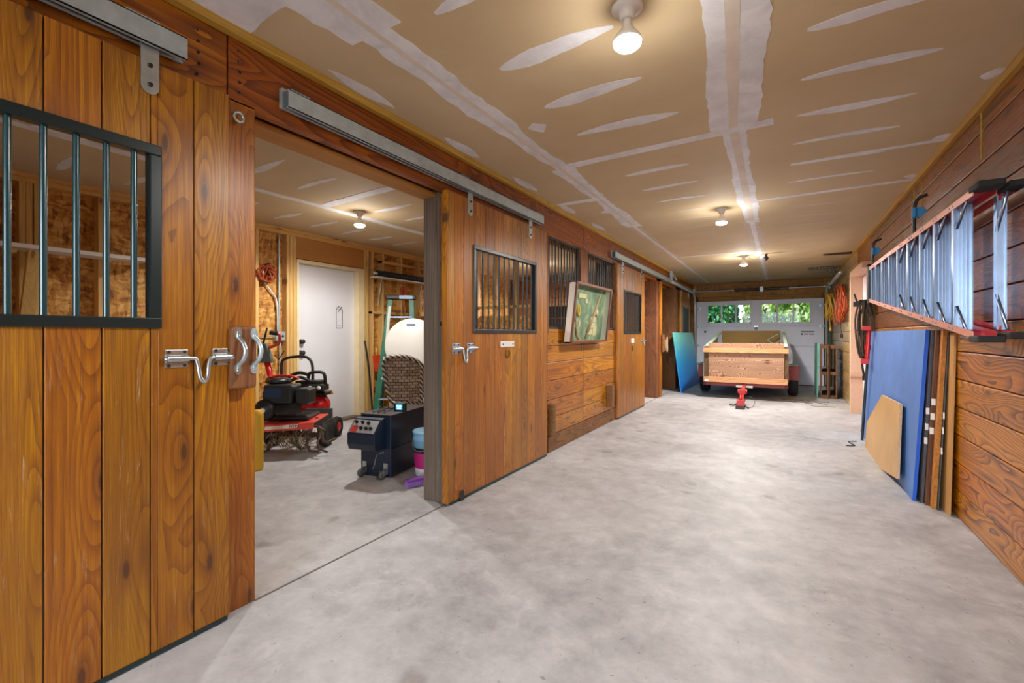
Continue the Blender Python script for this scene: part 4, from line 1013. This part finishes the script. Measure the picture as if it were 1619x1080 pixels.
# ------------------------------------------------------------------ stall contents
SH = thing('wall_shelf', 'white edged wall shelf on a diagonal brace inside the nearest stall', 'shelf', (XB, 1.2, 1.86))
m = MB(); m.box(.0, .30, -1.9, .80, 0, .018); m.build('shelf_board', WHITE, SH, .002)
m = MB(); m.box(.30, .312, -1.9, .80, -.012, .02); m.build('shelf_edge', WHITEP, SH, .001)
m = MB(); m.hexa([(.02, -.10, -.55), (.02, -.02, -.55), (.06, -.02, -.56), (.06, -.10, -.56)], [(.24, -.10, -.02), (.24, -.02, -.02), (.29, -.02, -.02), (.29, -.10, -.02)]); m.build('diagonal_brace', W_PINEV, SH, .003)
for y_ in (-.20, .70): MB().box(.0, .28, y_, y_ + .04, -.05, 0).build('shelf_bracket', W_PINEY, SH, .003)
t = thing('spray_bottle', 'yellow and white bottle standing on the wall shelf in the nearest stall', 'bottle', (XB + .2, 1.93, 1.878))
m = MB(); m.lathe([(.03, 0), (.033, .01), (.033, .13), (.015, .17), (.012, .18)]); m.build('bottle_body', plain('yellow_plastic', '#e8dc2a', .4), t)
m = MB(); m.lathe([(.014, .178), (.016, .18), (.016, .21), (.008, .215)]); m.build('bottle_cap', BLACK, t); m = MB(); m.lathe([(.0335, .04), (.034, .045), (.034, .10), (.0335, .105)]); m.build('bottle_label', plain('pale_blue_label', '#b8d8e4', .5), t)

xw = XB - .10
t = thing('conduit', 'grey metal conduit running down the wall into a square electrical box', 'conduit', (xw + .04, 3.345, 1.17))
m = MB(); m.cyl((0, -.01, .05), (0, -.01, 1.25), .011, n=8); m.build('upper_pipe', GALV, t)
m = MB(); m.tube(smooth_path([(0, 0, -.05), (0, 0, -.45), (.0, -.03, -.6), (0, -.12, -.75), (0, -.14, -1.15)], 4), .010, 8); m.build('lower_pipe', GALV, t)
m = MB(); m.cyl((0, -.05, 0), (0, -.34, 0), .007, n=8); m.build('side_pipe', GALV, t)
m = MB(); m.tube(smooth_path([(0, -.03, .05), (0, -.04, .42), (0, -.12, .55), (0, -.2, .66), (0, -.21, .78)], 4), .009, 8); m.build('curved_pipe', WHITEP, t)
m = MB(); m.box(-.04, .03, -.065, .065, -.055, .055); bx = m.build('electrical_box', GALV, t, .004)
m = MB(); m.lathe([(.002, .032), (.015, .03)], (0, .02, 0), 10, axis='x'); m.build('box_knockout', STEELDK, bx)
t = coil('bunched orange cord hanging on the chipboard wall above the conduit box', xw + .14, 3.13, 2.02, ORC, 9, .22, .20, .06, 9, r=.010, plug=False)

def facing(name, label, cat, x, y, extra=0): return thing(name, label, cat, (x, y, 0), YAW + extra)
# tiller
t = facing('garden_tiller', 'red and black garden tiller with dusty tines in the open stall', 'tiller', -4.2, 2.85)
TIRE = BLACKR; DIRT = plain('dusty_brown_steel', '#5a4a3c', .8, .3, var=.35, scale=25); STRAW = plain('dry_grass', '#9a8463', .9, var=.2)
m = MB()
m.hexa([(-.46, -.22, .30), (.24, -.22, .33), (.25, .12, .36), (-.46, .12, .34)], [(-.46, -.20, .315), (.24, -.20, .345), (.25, .12, .372), (-.46, .12, .352)])
m.hexa([(-.46, -.24, .24), (.24, -.24, .285), (.24, -.22, .285), (-.46, -.22, .24)], [(-.46, -.225, .312), (.24, -.225, .345), (.24, -.20, .345), (-.46, -.20, .312)])
m.build('tine_shield', REDOLD, t, .004)
fd = t.children[-1]
MB().hexa([(-.22, -.2415, .275), (.10, -.2415, .295), (.10, -.24, .295), (-.22, -.24, .275)], [(-.22, -.2335, .305), (.10, -.2335, .330), (.10, -.232, .330), (-.22, -.232, .305)]).build('shield_decal', plain('cream_decal', '#e6d9cf', .5), fd)
text('shield_lettering', 'MTD', .042, plain('dark_red_letter', '#5a1818', .5), Matrix.Translation((.06, -.2445, .308)) @ Euler((R(78), R(-2.5), 0)).to_matrix().to_4x4(), fd, .001)
m = MB(); m.box(-.30, .16, -.16, .14, .35, .40); m.box(-.30, -.05, -.14, .12, .40, .64); m.build('engine_block', BLACK, t, .02)
m = MB(); m.box(-.26, .02, -.20, .02, .52, .70); m.box(.03, .16, -.16, .04, .50, .66); m.build('engine_cover', plain('charcoal_cover', '#26292a', .35, .2), t, .018)
m = MB(); m.box(-.25, -.08, -.204, -.20, .58, .67); m.build('engine_decal', plain('dark_blue_decal', '#16304f', .4), t); 
m = MB(); m.lathe([(.10, .02), (.105, -.07), (.085, -.10), (.05, -.105), (.045, -.11), (.002, -.11)], (-.24, -.13, .46), 20, axis='y'); fh = m.build('recoil_housing', BLACK, t)
m = MB(); m.lathe([(.002, -.112), (.025, -.112), (.026, -.108)], (-.24, -.13, .46), 14, axis='y'); m.build('hub_badge', WHITEP, fh)
m = MB(); m.cyl((-.14, -.14, .45), (.06, -.14, .46), .075, n=16); m.build('exhaust_muffler', plain('dark_muffler', '#3a3b3b', .35, .7, var=.2), t)
m = MB(); m.lathe([(.10, 0), (.12, .01), (.12, .035), (.08, .05), (.002, .052)], (-.21, .0, .70), 18); m.build('air_filter', BLACK, t)
m = MB(); m.tube(smooth_path([(-.33, .0, .74), (-.2, -.03, .775), (-.06, -.02, .77), (.0, 0, .74)], 5), .012, 8); m.build('red_handle', RED, t)
m = MB(); m.tube([(-.28, .05, .62), (-.40, .12, .95)], .03, 8); m.build('handle_column', RED, t)
m = MB(); m.hexa([(-.47, .08, .90), (-.31, .08, .90), (-.31, .13, .90), (-.47, .13, .90)], [(-.46, .06, 1.10), (-.37, .06, 1.10), (-.37, .12, 1.10), (-.46, .12, 1.10)]); m.build('control_console', plain('grey_green_console', '#59605a', .5), t, .012)
m = MB(); m.tube(smooth_path([(-.38, .1, 1.05), (-.28, .08, 1.08), (-.21, .02, 1.12), (-.19, -.02, 1.19), (-.24, -.04, 1.20)], 5), .016, 8); m.build('handlebar', REDOLD, t)
m = MB(); m.cyl((-.20, -.03, 1.20), (-.27, -.05, 1.21), .022, n=8); m.build('grip', BLACKR, t)
m = MB(); m.tube([(-.41, .08, 1.08), (-.35, .05, 1.26)], .010, 6); m.tube([(-.30, .1, .98), (-.26, .1, .93), (-.2, .1, 1.02)], .006, 5); m.build('control_lever', BLACK, t)
m = MB(); m.cyl((-.42, -.05, .19), (.26, -.05, .19), .022, n=8); m.cyl((-.05, -.05, .19), (-.05, .05, .36), .04, n=8); m.build('tine_axle', DIRT, t)
rt = random.Random(8)
for x in (-.38, -.24, .0, .12, .24):
    m = MB()
    for k in range(4):
        a = k * math.pi / 2 + x * 9; ca, sa = math.cos(a), math.sin(a)
        sd = .06 if x > -.05 else -.06
        p = [(x, -.05, .19), (x, -.05 + .10 * ca, .19 + .10 * sa), (x + sd * .4, -.05 + .155 * math.cos(a + .25), .19 + .155 * math.sin(a + .25)), (x + sd * 1.6, -.05 + .17 * math.cos(a + .55), .19 + .17 * math.sin(a + .55))]
        m.tube(p, [.02, .018, .016, .014], 6, flat=.5)
    m.lathe([(.05, -.01), (.05, .01)], (x, -.05, .19), 14, axis='x'); m.build('tine', DIRT, t)
m = MB()
for i in range(300):
    a = rt.uniform(0, 6.28); r_ = rt.uniform(.04, .15); x = rt.uniform(-.22, .12)
    m.tube([(x, -.05 + r_ * math.cos(a), .19 + r_ * math.sin(a)), (x + rt.uniform(-.04, .04), -.05 + (r_ + .03) * math.cos(a + .4), max(.01, .19 + (r_ + .02) * math.sin(a + .4)))], .0032, 4)
g_ = m.build('tangled_grass', STRAW, t); g_['kind'] = 'stuff'
for x in (-.40, .16):
    m = MB(); m.lathe([(.06, -.035), (.115, -.045), (.13, 0), (.115, .045), (.06, .035)], (x, .26, .13), 20, axis='x'); m.build('wheel', TIRE, t)
m = MB(); m.cyl((-.42, .26, .13), (.18, .26, .13), .012); m.tube([(-.12, .1, .36), (-.12, .26, .13)], .025, 6); m.build('wheel_axle', DIRT, t)
# compressor
t = facing('air_compressor', 'red air compressor with black roll handle behind the garden tiller', 'compressor', -4.60, 3.42)
PPM = 138
m = MB(); m.lathe([(.002, -.38), (.07, -.36), (.115, -.32), (.13, -.26), (.13, .0), (.115, .05), (.07, .085), (.002, .10)], (-.02, 0, .37), 24, axis='x'); tk = m.build('air_tank', RED, t)
m = MB(); m.lathe([(.002, 0), (.02, .001), (.022, .0)], (.0, 0, 0), 10)
m = MB(); m.box(-.30, .08, -.10, .10, .49, .53); m.box(-.28, -.0, -.09, .09, .53, .66); m.build('pump_housing', BLACK, t, .015)
m = MB(); m.box(-.12, .07, -.15, .02, .55, .62); m.build('gauge_panel', plain('charcoal_panel', '#2b2c2d', .4), t, .01)
m = MB()
for x in (-.08, .02): m.lathe([(.002, -.012), (.022, -.01), (.024, 0)], (x, -.15, .585), 14, axis='y')
m.build('pressure_gauge', WHITEP, t)
m = MB(); m.tube(smooth_path([(-.14, -.06, .64), (-.12, -.08, .74), (-.04, -.08, .76), (.05, -.08, .74), (.06, -.06, .6)], 5), .018, 8); m.build('carry_handle', BLACK, t)
m = MB(); m.tube(smooth_path([(-.52, .1, .45), (-.53, .1, .80), (-.49, .1, .90), (-.30, .1, .93), (-.20, .1, .90), (-.16, .1, .80), (-.16, .1, .55)], 6), .017, 8); m.build('roll_handle', BLACK, t)
m = MB(); m.tube(smooth_path([(-.42, -.05, .55), (-.38, -.06, .68), (-.25, -.06, .75), (-.12, -.06, .72)], 6), .02, 8); m.tube(smooth_path([(-.40, -.07, .53), (-.35, -.09, .64), (-.22, -.09, .70), (-.12, -.08, .66)], 6), .018, 8); m.build('hose', BLACK, t)
m = MB(); m.lathe([(.002, 0), (.012, .002), (.014, .03), (.008, .032)], (.12, -.08, .52), 10, axis='x'); m.cyl((.05, -.08, .52), (.13, -.08, .54), .009); m.build('brass_valve', plain('brass', '#b08b45', .35, .8), t)
m = MB(); m.box(-.12, .18, -.17, -.155, .17, .36); m.build('side_plate', plain('grey_board', '#4f544e', .6, var=.1, scale=5), t, .002)
m = MB(); m.cyl((-.3, .0, .12), (.18, 0, .12), .012); m.box(-.2, -.16, -.05, .05, .10, .26); m.box(.0, .04, -.15, .05, .10, .26); m.build('leg_frame', RED, t, .003)
m = MB(); m.lathe([(.05, -.03), (.105, -.04), (.12, 0), (.105, .04), (.05, .03)], (.16, .0, .12), 22, axis='x'); w = m.build('wheel', TIRE, t); MB().lathe([(.002, .035), (.05, .032), (.055, .0)], (.165, 0, .12), 16, axis='x').build('wheel_hub', RED, w)
m = MB(); m.lathe([(.04, -.03), (.105, -.04), (.12, 0), (.105, .04), (.04, .03)], (-.36, .0, .12), 22, axis='x'); m.build('wheel', TIRE, t)
# white lump and tool hung behind tiller
m = MB(); m.lathe([(.045, 0), (.05, .02), (.05, .48), (.045, .52), (.02, .53)], (-3.97, 2.29, 0), 18)
tag(m.build('yellow_tube', plain('mustard_plastic', '#c7981e', .5)), 'upright mustard yellow tube just inside the open stall doorway', 'tube')

# cart / power box
t = thing('power_box', 'black two tier battery box with a control panel and small castors in the stall doorway', 'power box', (-2.93, 2.69, 0), R(10.9))
NAVY = plain('black_blue_paint', '#12233a', .35, spec=.6, var=.15, scale=12)
m = MB(); m.box(-.15, .15, .0, .58, .012, .245); m.build('lower_box', NAVY, t, .006)
m = MB(); m.box(-.15, .15, -.0, .58, .245, .515); m.build('upper_box', NAVY, t, .006)
m = MB(); m.box(-.155, .155, .0, .585, .515, .522); m.build('top_board', plain('dark_brown_board', '#3c332c', .6, var=.2, scale=10), t, .002)
m = MB(); 
pf = [(-.0, .24), (-.13, .25), (-.15, .30), (-.15, .38), (-.05, .49), (.0, .50)]
m.prism(pf, -.17, .10, Matrix(((0, 0, 1, 0), (1, 0, 0, 0), (0, 1, 0, 0), (0, 0, 0, 1)))); cp = m.build('control_housing', NAVY, t, .006)
PM = Matrix.Translation((-.035, -.1, .435)) @ Euler((R(47.7), 0, 0)).to_matrix().to_4x4()
MB().box(-.12, .12, -.060, .060, .001, .004, PM).build('control_panel', plain('silver_panel', '#b9bdc0', .4, .3), cp)
MB().box(-.11, -.055, -.055, -.0, .004, .010, PM).build('red_switch', plain('red_rocker', '#c3383c', .4), cp)
for (x, y) in ((-.09, .035), (-.03, .035), (.03, .03), (-.02, -.02), (.03, -.02), (.075, -.02)):
    MB().cyl(PM @ Vector((x, y, .004)), PM @ Vector((x, y, .022)), .015, .012, 12).build('knob', BLACK, cp)
for x in (-.11, .10):
    m = MB(); m.lathe([(.01, -.013), (.034, -.012), (.036, 0), (.034, .012), (.01, .013)], (x, -.05, .038), 16, axis='x'); w = m.build('castor', plain('grey_castor', '#5b5d5f', .5), t)
    m = MB(); m.box(x - .02, x + .02, -.004, .001, .04, .12); m.box(x - .018, x - .014, -.06, 0, .03, .07); m.box(x + .014, x + .018, -.06, 0, .03, .07); m.build('castor_bracket', ZINC, w)
m = MB(); m.tube(smooth_path([(.02, -.002, .19), (.0, -.002, .15), (-.01, -.002, .1), (-.03, -.002, .06)], 3), .003, 5); m.tube(smooth_path([(.04, -.002, .2), (.08, -.002, .21)], 3), .004, 5); m.build('scratch', plain('pale_scratch', '#aab0b6', .7), t)
t = thing('power_meter', 'small black meter with a glowing blue screen on top of the battery box', 'meter', (-2.87, 2.90, .522), R(18))
m = MB(); m.box(-.052, .052, 0, .045, .0, .072); m.build('meter_body', BLACK, t, .004)
sb = MB().box(-.03, .03, -.0015, .0, .014, .06).build('meter_screen', plain('blue_screen', '#2f8fc4', .3, emit='#3aa6e0', es=1.2), t)
text('screen_digits', '0165', .022, plain('white_digits', '#ffffff', .4, emit='#e8f6ff', es=1.5), Matrix.Translation((0, -.0022, .042)) @ Euler((R(90), 0, 0)).to_matrix().to_4x4(), sb, .0003)
text('screen_digits', '0004', .018, plain('white_digits', '#ffffff', .4, emit='#e8f6ff', es=1.5), Matrix.Translation((0, -.0022, .024)) @ Euler((R(90), 0, 0)).to_matrix().to_4x4(), sb, .0003)
m = MB(); z = .526
m.tube(smooth_path([(-3.02, 2.80, z), (-2.96, 2.92, z + .03), (-2.90, 2.85, z), (-2.85, 2.78, z + .02), (-2.93, 2.75, z), (-3.0, 2.84, z + .04), (-2.96, 2.95, z), (-2.90, 2.93, z + .01)], 6), .004, 6)
m.tube(smooth_path([(-2.98, 2.66, z - .02), (-2.99, 2.72, z + .03), (-2.93, 2.82, z + .02), (-2.98, 2.95, z), (-2.90, 2.95, z)], 6), .004, 6)
m = MB(); z = .532
m.tube(smooth_path([(-3.04, 2.80, z), (-2.98, 2.88, z + .03), (-2.95, 2.80, z), (-2.90, 2.76, z + .02), (-2.96, 2.74, z), (-3.02, 2.84, z + .04), (-2.99, 2.92, z), (-2.95, 2.90, z + .01)], 6), .004, 6)
m.tube(smooth_path([(-2.99, 2.71, z), (-2.95, 2.80, z + .02), (-3.0, 2.95, z), (-2.96, 3.0, z)], 6), .004, 6)
tag(m.build('loose_cable', BLACK), 'thin black cables looping over the top of the battery box', 'cable')
# bucket
t = thing('bucket', 'white and pale blue plastic bucket half hidden behind the grey post', 'bucket', (-2.60, 2.99, 0))
m = MB(); m.lathe([(.002, .005), (.118, 0), (.122, .01), (.135, .26)], n=32); m.build('bucket_body', WHITE, t)
m = MB(); m.lathe([(.1352, .20), (.136, .27), (.136, .235)], n=32); m.lathe([(.133, .20), (.1375, .202), (.1375, .24), (.133, .242)], n=32); m.build('dark_band', BLACK, t)
m = MB(); m.lathe([(.137, .242), (.14, .30), (.143, .302), (.143, .315), (.14, .318), (.141, .355), (.145, .357), (.145, .372), (.132, .375), (.12, .36), (.002, .355)], n=32); m.build('blue_rim', plain('pale_blue_plastic', '#8fc3e2', .35), t)
m = MB()
nn = 10; a0, a1 = R(235), R(290)
va = []
for z0_ in (.07, .225):
    for i in range(nn + 1):
        a = a0 + (a1 - a0) * i / nn; rr = .1235 + (z0_ - .01) * .052 + .002; va.append((rr * math.cos(a), rr * math.sin(a), z0_))
m.add(va, [(i, i + 1, nn + 2 + i, nn + 1 + i) for i in range(nn)], True); lb = m.build('magenta_label', plain('magenta_label_paper', '#c22679', .5), t)
m = MB(); m.tube([(.146 * math.cos(a), .146 * math.sin(a) , .34 - .12 * math.sin((a - R(190)) / R(160) * math.pi)) for a in [R(190) + R(160) * i / 16 for i in range(17)]], .003, 6); m.build('bail_handle', GALV, t)
t = thing('hand_brush', 'purple hand brush lying on the floor by the grey post', 'brush', (-2.49, 2.72, .0), R(70))
m = MB(); m.box(-.10, .10, -.03, .03, .035, .055); m.build('brush_block', plain('purple_plastic', '#8a4bb0', .4), t, .01)
m = MB()
for i in range(14):
    for j in range(4): x = -.09 + .0138 * i; y = -.022 + .0146 * j; m.cyl((x, y, .035), (x * 1.08, y * 1.2, .0), .005, .006, 5)
b_ = m.build('bristles', plain('violet_bristle', '#a77bd0', .7), t); b_['kind'] = 'stuff'

# wicker chair
t = facing('wicker_chair', 'woven wicker bistro chair with a striped rim behind the battery box', 'chair', -3.585, 3.70, R(10))
WICK = NT('woven_wicker'); q_ = WICK.obj((1, 1, 1))
ck = WICK.n('ShaderNodeTexBrick', ins={'Vector': WICK.n('ShaderNodeMapping', ins={0: q_, 2: (R(90), 0, 0), 3: (1, 1, 1)}).outputs[0], 'Scale': 15., 'Mortar Size': .05, 'Color1': lin('#c2ad94'), 'Color2': lin('#96806a'), 'Mortar': lin('#1f1612'), 'Brick Width': .9, 'Row Height': .5}); 
WICK.link(ck.outputs[0], WICK.b.inputs['Base Color']); WICK.b.inputs['Roughness'].default_value = .6; WICK.bump(ck.outputs[1], -.5, .004)
STR = NT('striped_rim'); q_ = STR.obj(); wv = STR.n('ShaderNodeTexWave', wave_type='BANDS', bands_direction='DIAGONAL', ins={'Vector': q_, 'Scale': 12.})
STR.link(STR.ramp(wv.outputs[0], [(.45, lin('#2b2622')), (.55, lin('#b9ad98'))]), STR.b.inputs['Base Color'])
rim = []
for (x, z) in ((-.13, .43), (-.175, .55), (-.205, .72), (-.22, .86), (-.19, .925), (-.10, .95), (.02, .945), (.13, .90), (.22, .82), (.29, .74)): rim.append((x, z))
def bend(x, z): return .13 * (x / .25) ** 2 * .6 - .06 * (z - .43)
m = MB(); gx, gz = 14, 14; vv = []
for j in range(gz + 1):
    z = .44 + .50 * j / gz
    w0 = -.13 - .09 * min(1, j / gz * 1.1); w1 = .17 + .02 * j / gz
    if z > .87: w0 += (z - .87) * 1.3; w1 -= (z - .87) * 2.0
    for i in range(gx + 1):
        x = w0 + (w1 - w0) * i / gx; vv.append((x, bend(x, z), z))
ff = [(j * (gx + 1) + i, j * (gx + 1) + i + 1, (j + 1) * (gx + 1) + i + 1, (j + 1) * (gx + 1) + i) for j in range(gz) for i in range(gx)]
m.add(vv, ff, True); o_ = m.build('backrest', WICK.m, t); sm_ = o_.modifiers.new('thick', 'SOLIDIFY'); sm_.thickness = .014; sm_.offset = 0
m = MB(); m.tube(smooth_path([(x, bend(x, z), z) for x, z in rim], 5), .024, 10); m.tube(smooth_path([(-.13, bend(-.13, .43), .44), (.03, bend(0, .43), .435), (.17, bend(.17, .43), .44), (.18, bend(.18, .6), .62), (.19, bend(.19, .8), .84)], 5), .022, 10); m.build('wrapped_rim', STR.m, t)
m = MB(); m.lathe([(.002, .405), (.20, .405), (.22, .42), (.215, .44), (.15, .45), (.002, .452)], (.06, .23, 0), 28); m.build('seat', STR.m, t)
for (x, y) in ((-.10, .04), (.22, .06), (-.10, .40), (.22, .42)):
    m = MB(); m.cyl((x, y, 0), (x * .9, y * .9 + .02, .41), .014, .018, 10); m.build('leg', plain('bamboo_tan', '#c19a5c', .5), t)
m = MB(); m.tube(smooth_path([(.18, .02, .50), (.29, .12, .74), (.33, .3, .68), (.30, .42, .42)], 6), .02, 8); m.build('armrest', STR.m, t)
# folding round table
t = facing('round_folding_table', 'white round folding table standing on edge behind the wicker chair', 'table', -4.36, 4.66)
m = MB(); m.lathe([(.002, -.012), (.37, -.012), (.382, 0), (.382, .02), (.37, .03), (.002, .03)], (0.0, 0, 1.03), 56, axis='y'); tt = m.build('tabletop', WHITEP, t); 
m = MB(); m.lathe([(.35, -.0135), (.355, -.0125)], (0.02, 0, 1.03), 56, axis='y'); 
MB().box(-.08, .04, -.0135, -.012, 1.31, 1.335).build('table_label', plain('navy_label', '#33486b', .5), tt)
for s_ in (-.25, .25):
    m = MB(); m.tube([(s_, .05, 0), (s_ * .9, .05, 1.1)], .014, 8); m.build('leg', STEELDK, t)
m = MB(); m.tube([(-.25, .05, .35), (.25, .05, .35)], .012, 8); m.tube([(-.25, .05, .66), (.25, .05, .66)], .012, 8); m.build('leg_brace', STEELDK, t)
# green stepladder
t = facing('green_stepladder', 'green fibreglass stepladder standing open against the stud wall', 'ladder', -4.80, 4.90, R(6))
GRN = plain('green_fibreglass', '#13684a', .45, var=.1); 
for s_ in (-1, 1):
    m = MB(); m.hexa([(s_ * .27 - .04 - .06, -.30, 0), (s_ * .27 + .04 - .06, -.30, 0), (s_ * .27 + .04 - .06, -.27, 0), (s_ * .27 - .04 - .06, -.27, 0)], [(s_ * .15 - .035, -.07, 1.70), (s_ * .15 + .035, -.07, 1.70), (s_ * .15 + .035, -.04, 1.70), (s_ * .15 - .035, -.04, 1.70)]); r_ = m.build('front_rail', GRN, t, .003)
    m = MB(); m.hexa([(s_ * .29 - .06, .22, 0), (s_ * .29 - .03, .22, 0), (s_ * .29 - .03, .27, 0), (s_ * .29 - .06, .27, 0)], [(s_ * .17 - .02, .0, 1.70), (s_ * .17 + .01, .0, 1.70), (s_ * .17 + .01, .04, 1.70), (s_ * .17 - .02, .04, 1.70)]); m.build('rear_rail', GRN, t, .003)
    if s_ < 0: MB().hexa([(-.205, -.172, 1.1), (-.165, -.172, 1.1), (-.165, -.168, 1.1), (-.205, -.168, 1.1)], [(-.175, -.095, 1.6), (-.135, -.095, 1.6), (-.135, -.091, 1.6), (-.175, -.091, 1.6)]).build('rail_sticker', plain('pale_sticker', '#c9d4c0', .5), r_)
for i in range(5):
    z = .27 + .29 * i; k = z / 1.7; y = -.27 + .22 * k
    m = MB(); w = .27 - .12 * k; m.box(-w - .04 * (1 - k), w - .04 * (1 - k), y - .03, y + .05, z, z + .022); m.build('step', ALU, t, .002)
m = MB(); m.box(-.21, .21, -.10, .06, 1.70, 1.76); tc = m.build('top_cap', BLACK, t, .01)
MB().box(-.02, .17, -.104, -.10, 1.705, 1.755).build('cap_label', plain('pale_blue_sticker', '#a9c2de', .5), tc)
m = MB(); m.tube([(.12, -.07, 1.72), (.02, -.1, 1.93)], .012, 6); m.build('hammer_handle', ALU, t) if 0 else None
# roll on brackets
t = thing('fabric_roll', 'long dark blue roll resting on a white shelf strip high on the stud wall', 'roll', (XB + .13, 4.72, 2.09))
MB().cyl((0, 0, .0), (0, 1.5, .0), .045, n=20).build('roll_body', plain('navy_fabric', '#1f2b3c', .6, var=.2), t)
MB().cyl((0, -.05, .0), (0, 0.0, .0), .018, n=12).build('roll_core', WHITEP, t)
m = MB(); m.box(-.12, .04, -.02, 1.5, -.065, -.046); m.build('support_shelf', WHITEP, t)
for y in (.12, 1.0):
    m = MB(); m.cyl((-.03, y, -.065), (-.1, y, -.45), .008); m.build('support_strut', GALV, t)
# hand tools along the wall
HW = wood('tool_handle_wood', 2, '#8a5c2c', '#bb8a4c', '#d4a868', .5, .1, wear=0, knots=False)
def tool(label, y, ztop_, hm, kind, lean=.16, dy=.0, r=.016, x0=XB + .02):
    t = thing('garden_tool', label, 'garden tool', (x0 + lean, y, 0), 0)
    MB().tube([(0, 0, .12), (-lean * .9, dy, ztop_)], r, 8).build('handle', hm, t)
    if kind == 'D':
        m = MB(); X = -lean * .9
        m.tube(smooth_path([(X, dy, ztop_ - .02), (X, dy - .05, ztop_ + .06), (X, dy - .06, ztop_ + .12), (X, dy, ztop_ + .135), (X, dy + .06, ztop_ + .12), (X, dy + .05, ztop_ + .06), (X, dy, ztop_ - .02)], 4), .014, 8); m.build('grip', plain('red_orange_plastic', '#c8472e', .45), t)
    m = MB(); m.hexa([(-.01, -.10, 0.0), (.01, -.10, 0.0), (.01, .10, 0.0), (-.01, .10, 0.0)], [(-.02, -.09, .22), (0, -.09, .22), (0, .09, .22), (-.02, .09, .22)]); m.build('blade', STEELDK, t)
tool('shovel with a red D shaped grip leaning on the stud wall', 5.36, 1.80, HW, 'D', .16)
tool('plain wooden tool handle just right of the red gripped shovel', 5.56, 1.66, HW, '', .2, .05)
tool('darker slanted wooden handle half hidden by the grey post', 5.74, 1.6, HW, '', .24, -.1)
YT = plain('yellow_fibreglass', '#d8a21c', .45)
t = thing('yellow_handle_tool', 'yellow handled tool leaning to the left of the wicker chair', 'garden tool', (-4.35, 4.30, 0))
MB().tube([(0, 0, 0), (-.10, -.02, .62)], .022, 8).build('handle', YT, t); MB().tube([(-.10, -.02, .62), (-.12, -.02, .72)], .026, 8).build('grip', BLACKR, t)
t = thing('yellow_handle_tool', 'thick yellow handled tool between the wicker chair and the grey post', 'garden tool', (-3.45, 4.42, 0))
MB().tube([(0.10, .02, 0), (-.20, -.12, 1.12)], .026, 8).build('handle', YT, t); MB().box(.05, .15, -.05, .07, 0, .06).build('head', STEELDK, t)
t = thing('plastic_scoop', 'upside down scoop with a red orange blade leaning on the studs beside the white door', 'scoop', (XB + .07, 4.83, 0))
MB().tube([(0, 0, 0), (-.03, 0, .70)], .02, 8).build('handle', W_POSTB, t); m = MB(); m.hexa([(-.05, -.05, .64), (-.02, -.05, .64), (-.02, .05, .64), (-.05, .05, .64)], [(-.07, -.075, .88), (-.05, -.075, .88), (-.05, .075, .88), (-.07, .075, .88)]); m.build('blade', plain('bright_red_orange', '#e2401f', .4), t, .006)
MB().tube([(-.06, 0, .86), (-.07, 0, 1.0)], .014, 8).build('tip', YT, t)
m = MB(); m.tube(smooth_path([(XB + .16, 4.62, 0), (XB + .10, 4.60, .7), (XB + .06, 4.56, 1.1)], 5), .012, 8)
tag(m.build('black_rod', BLACK), 'thin black rod leaning beside the white door against the studs', 'rod')
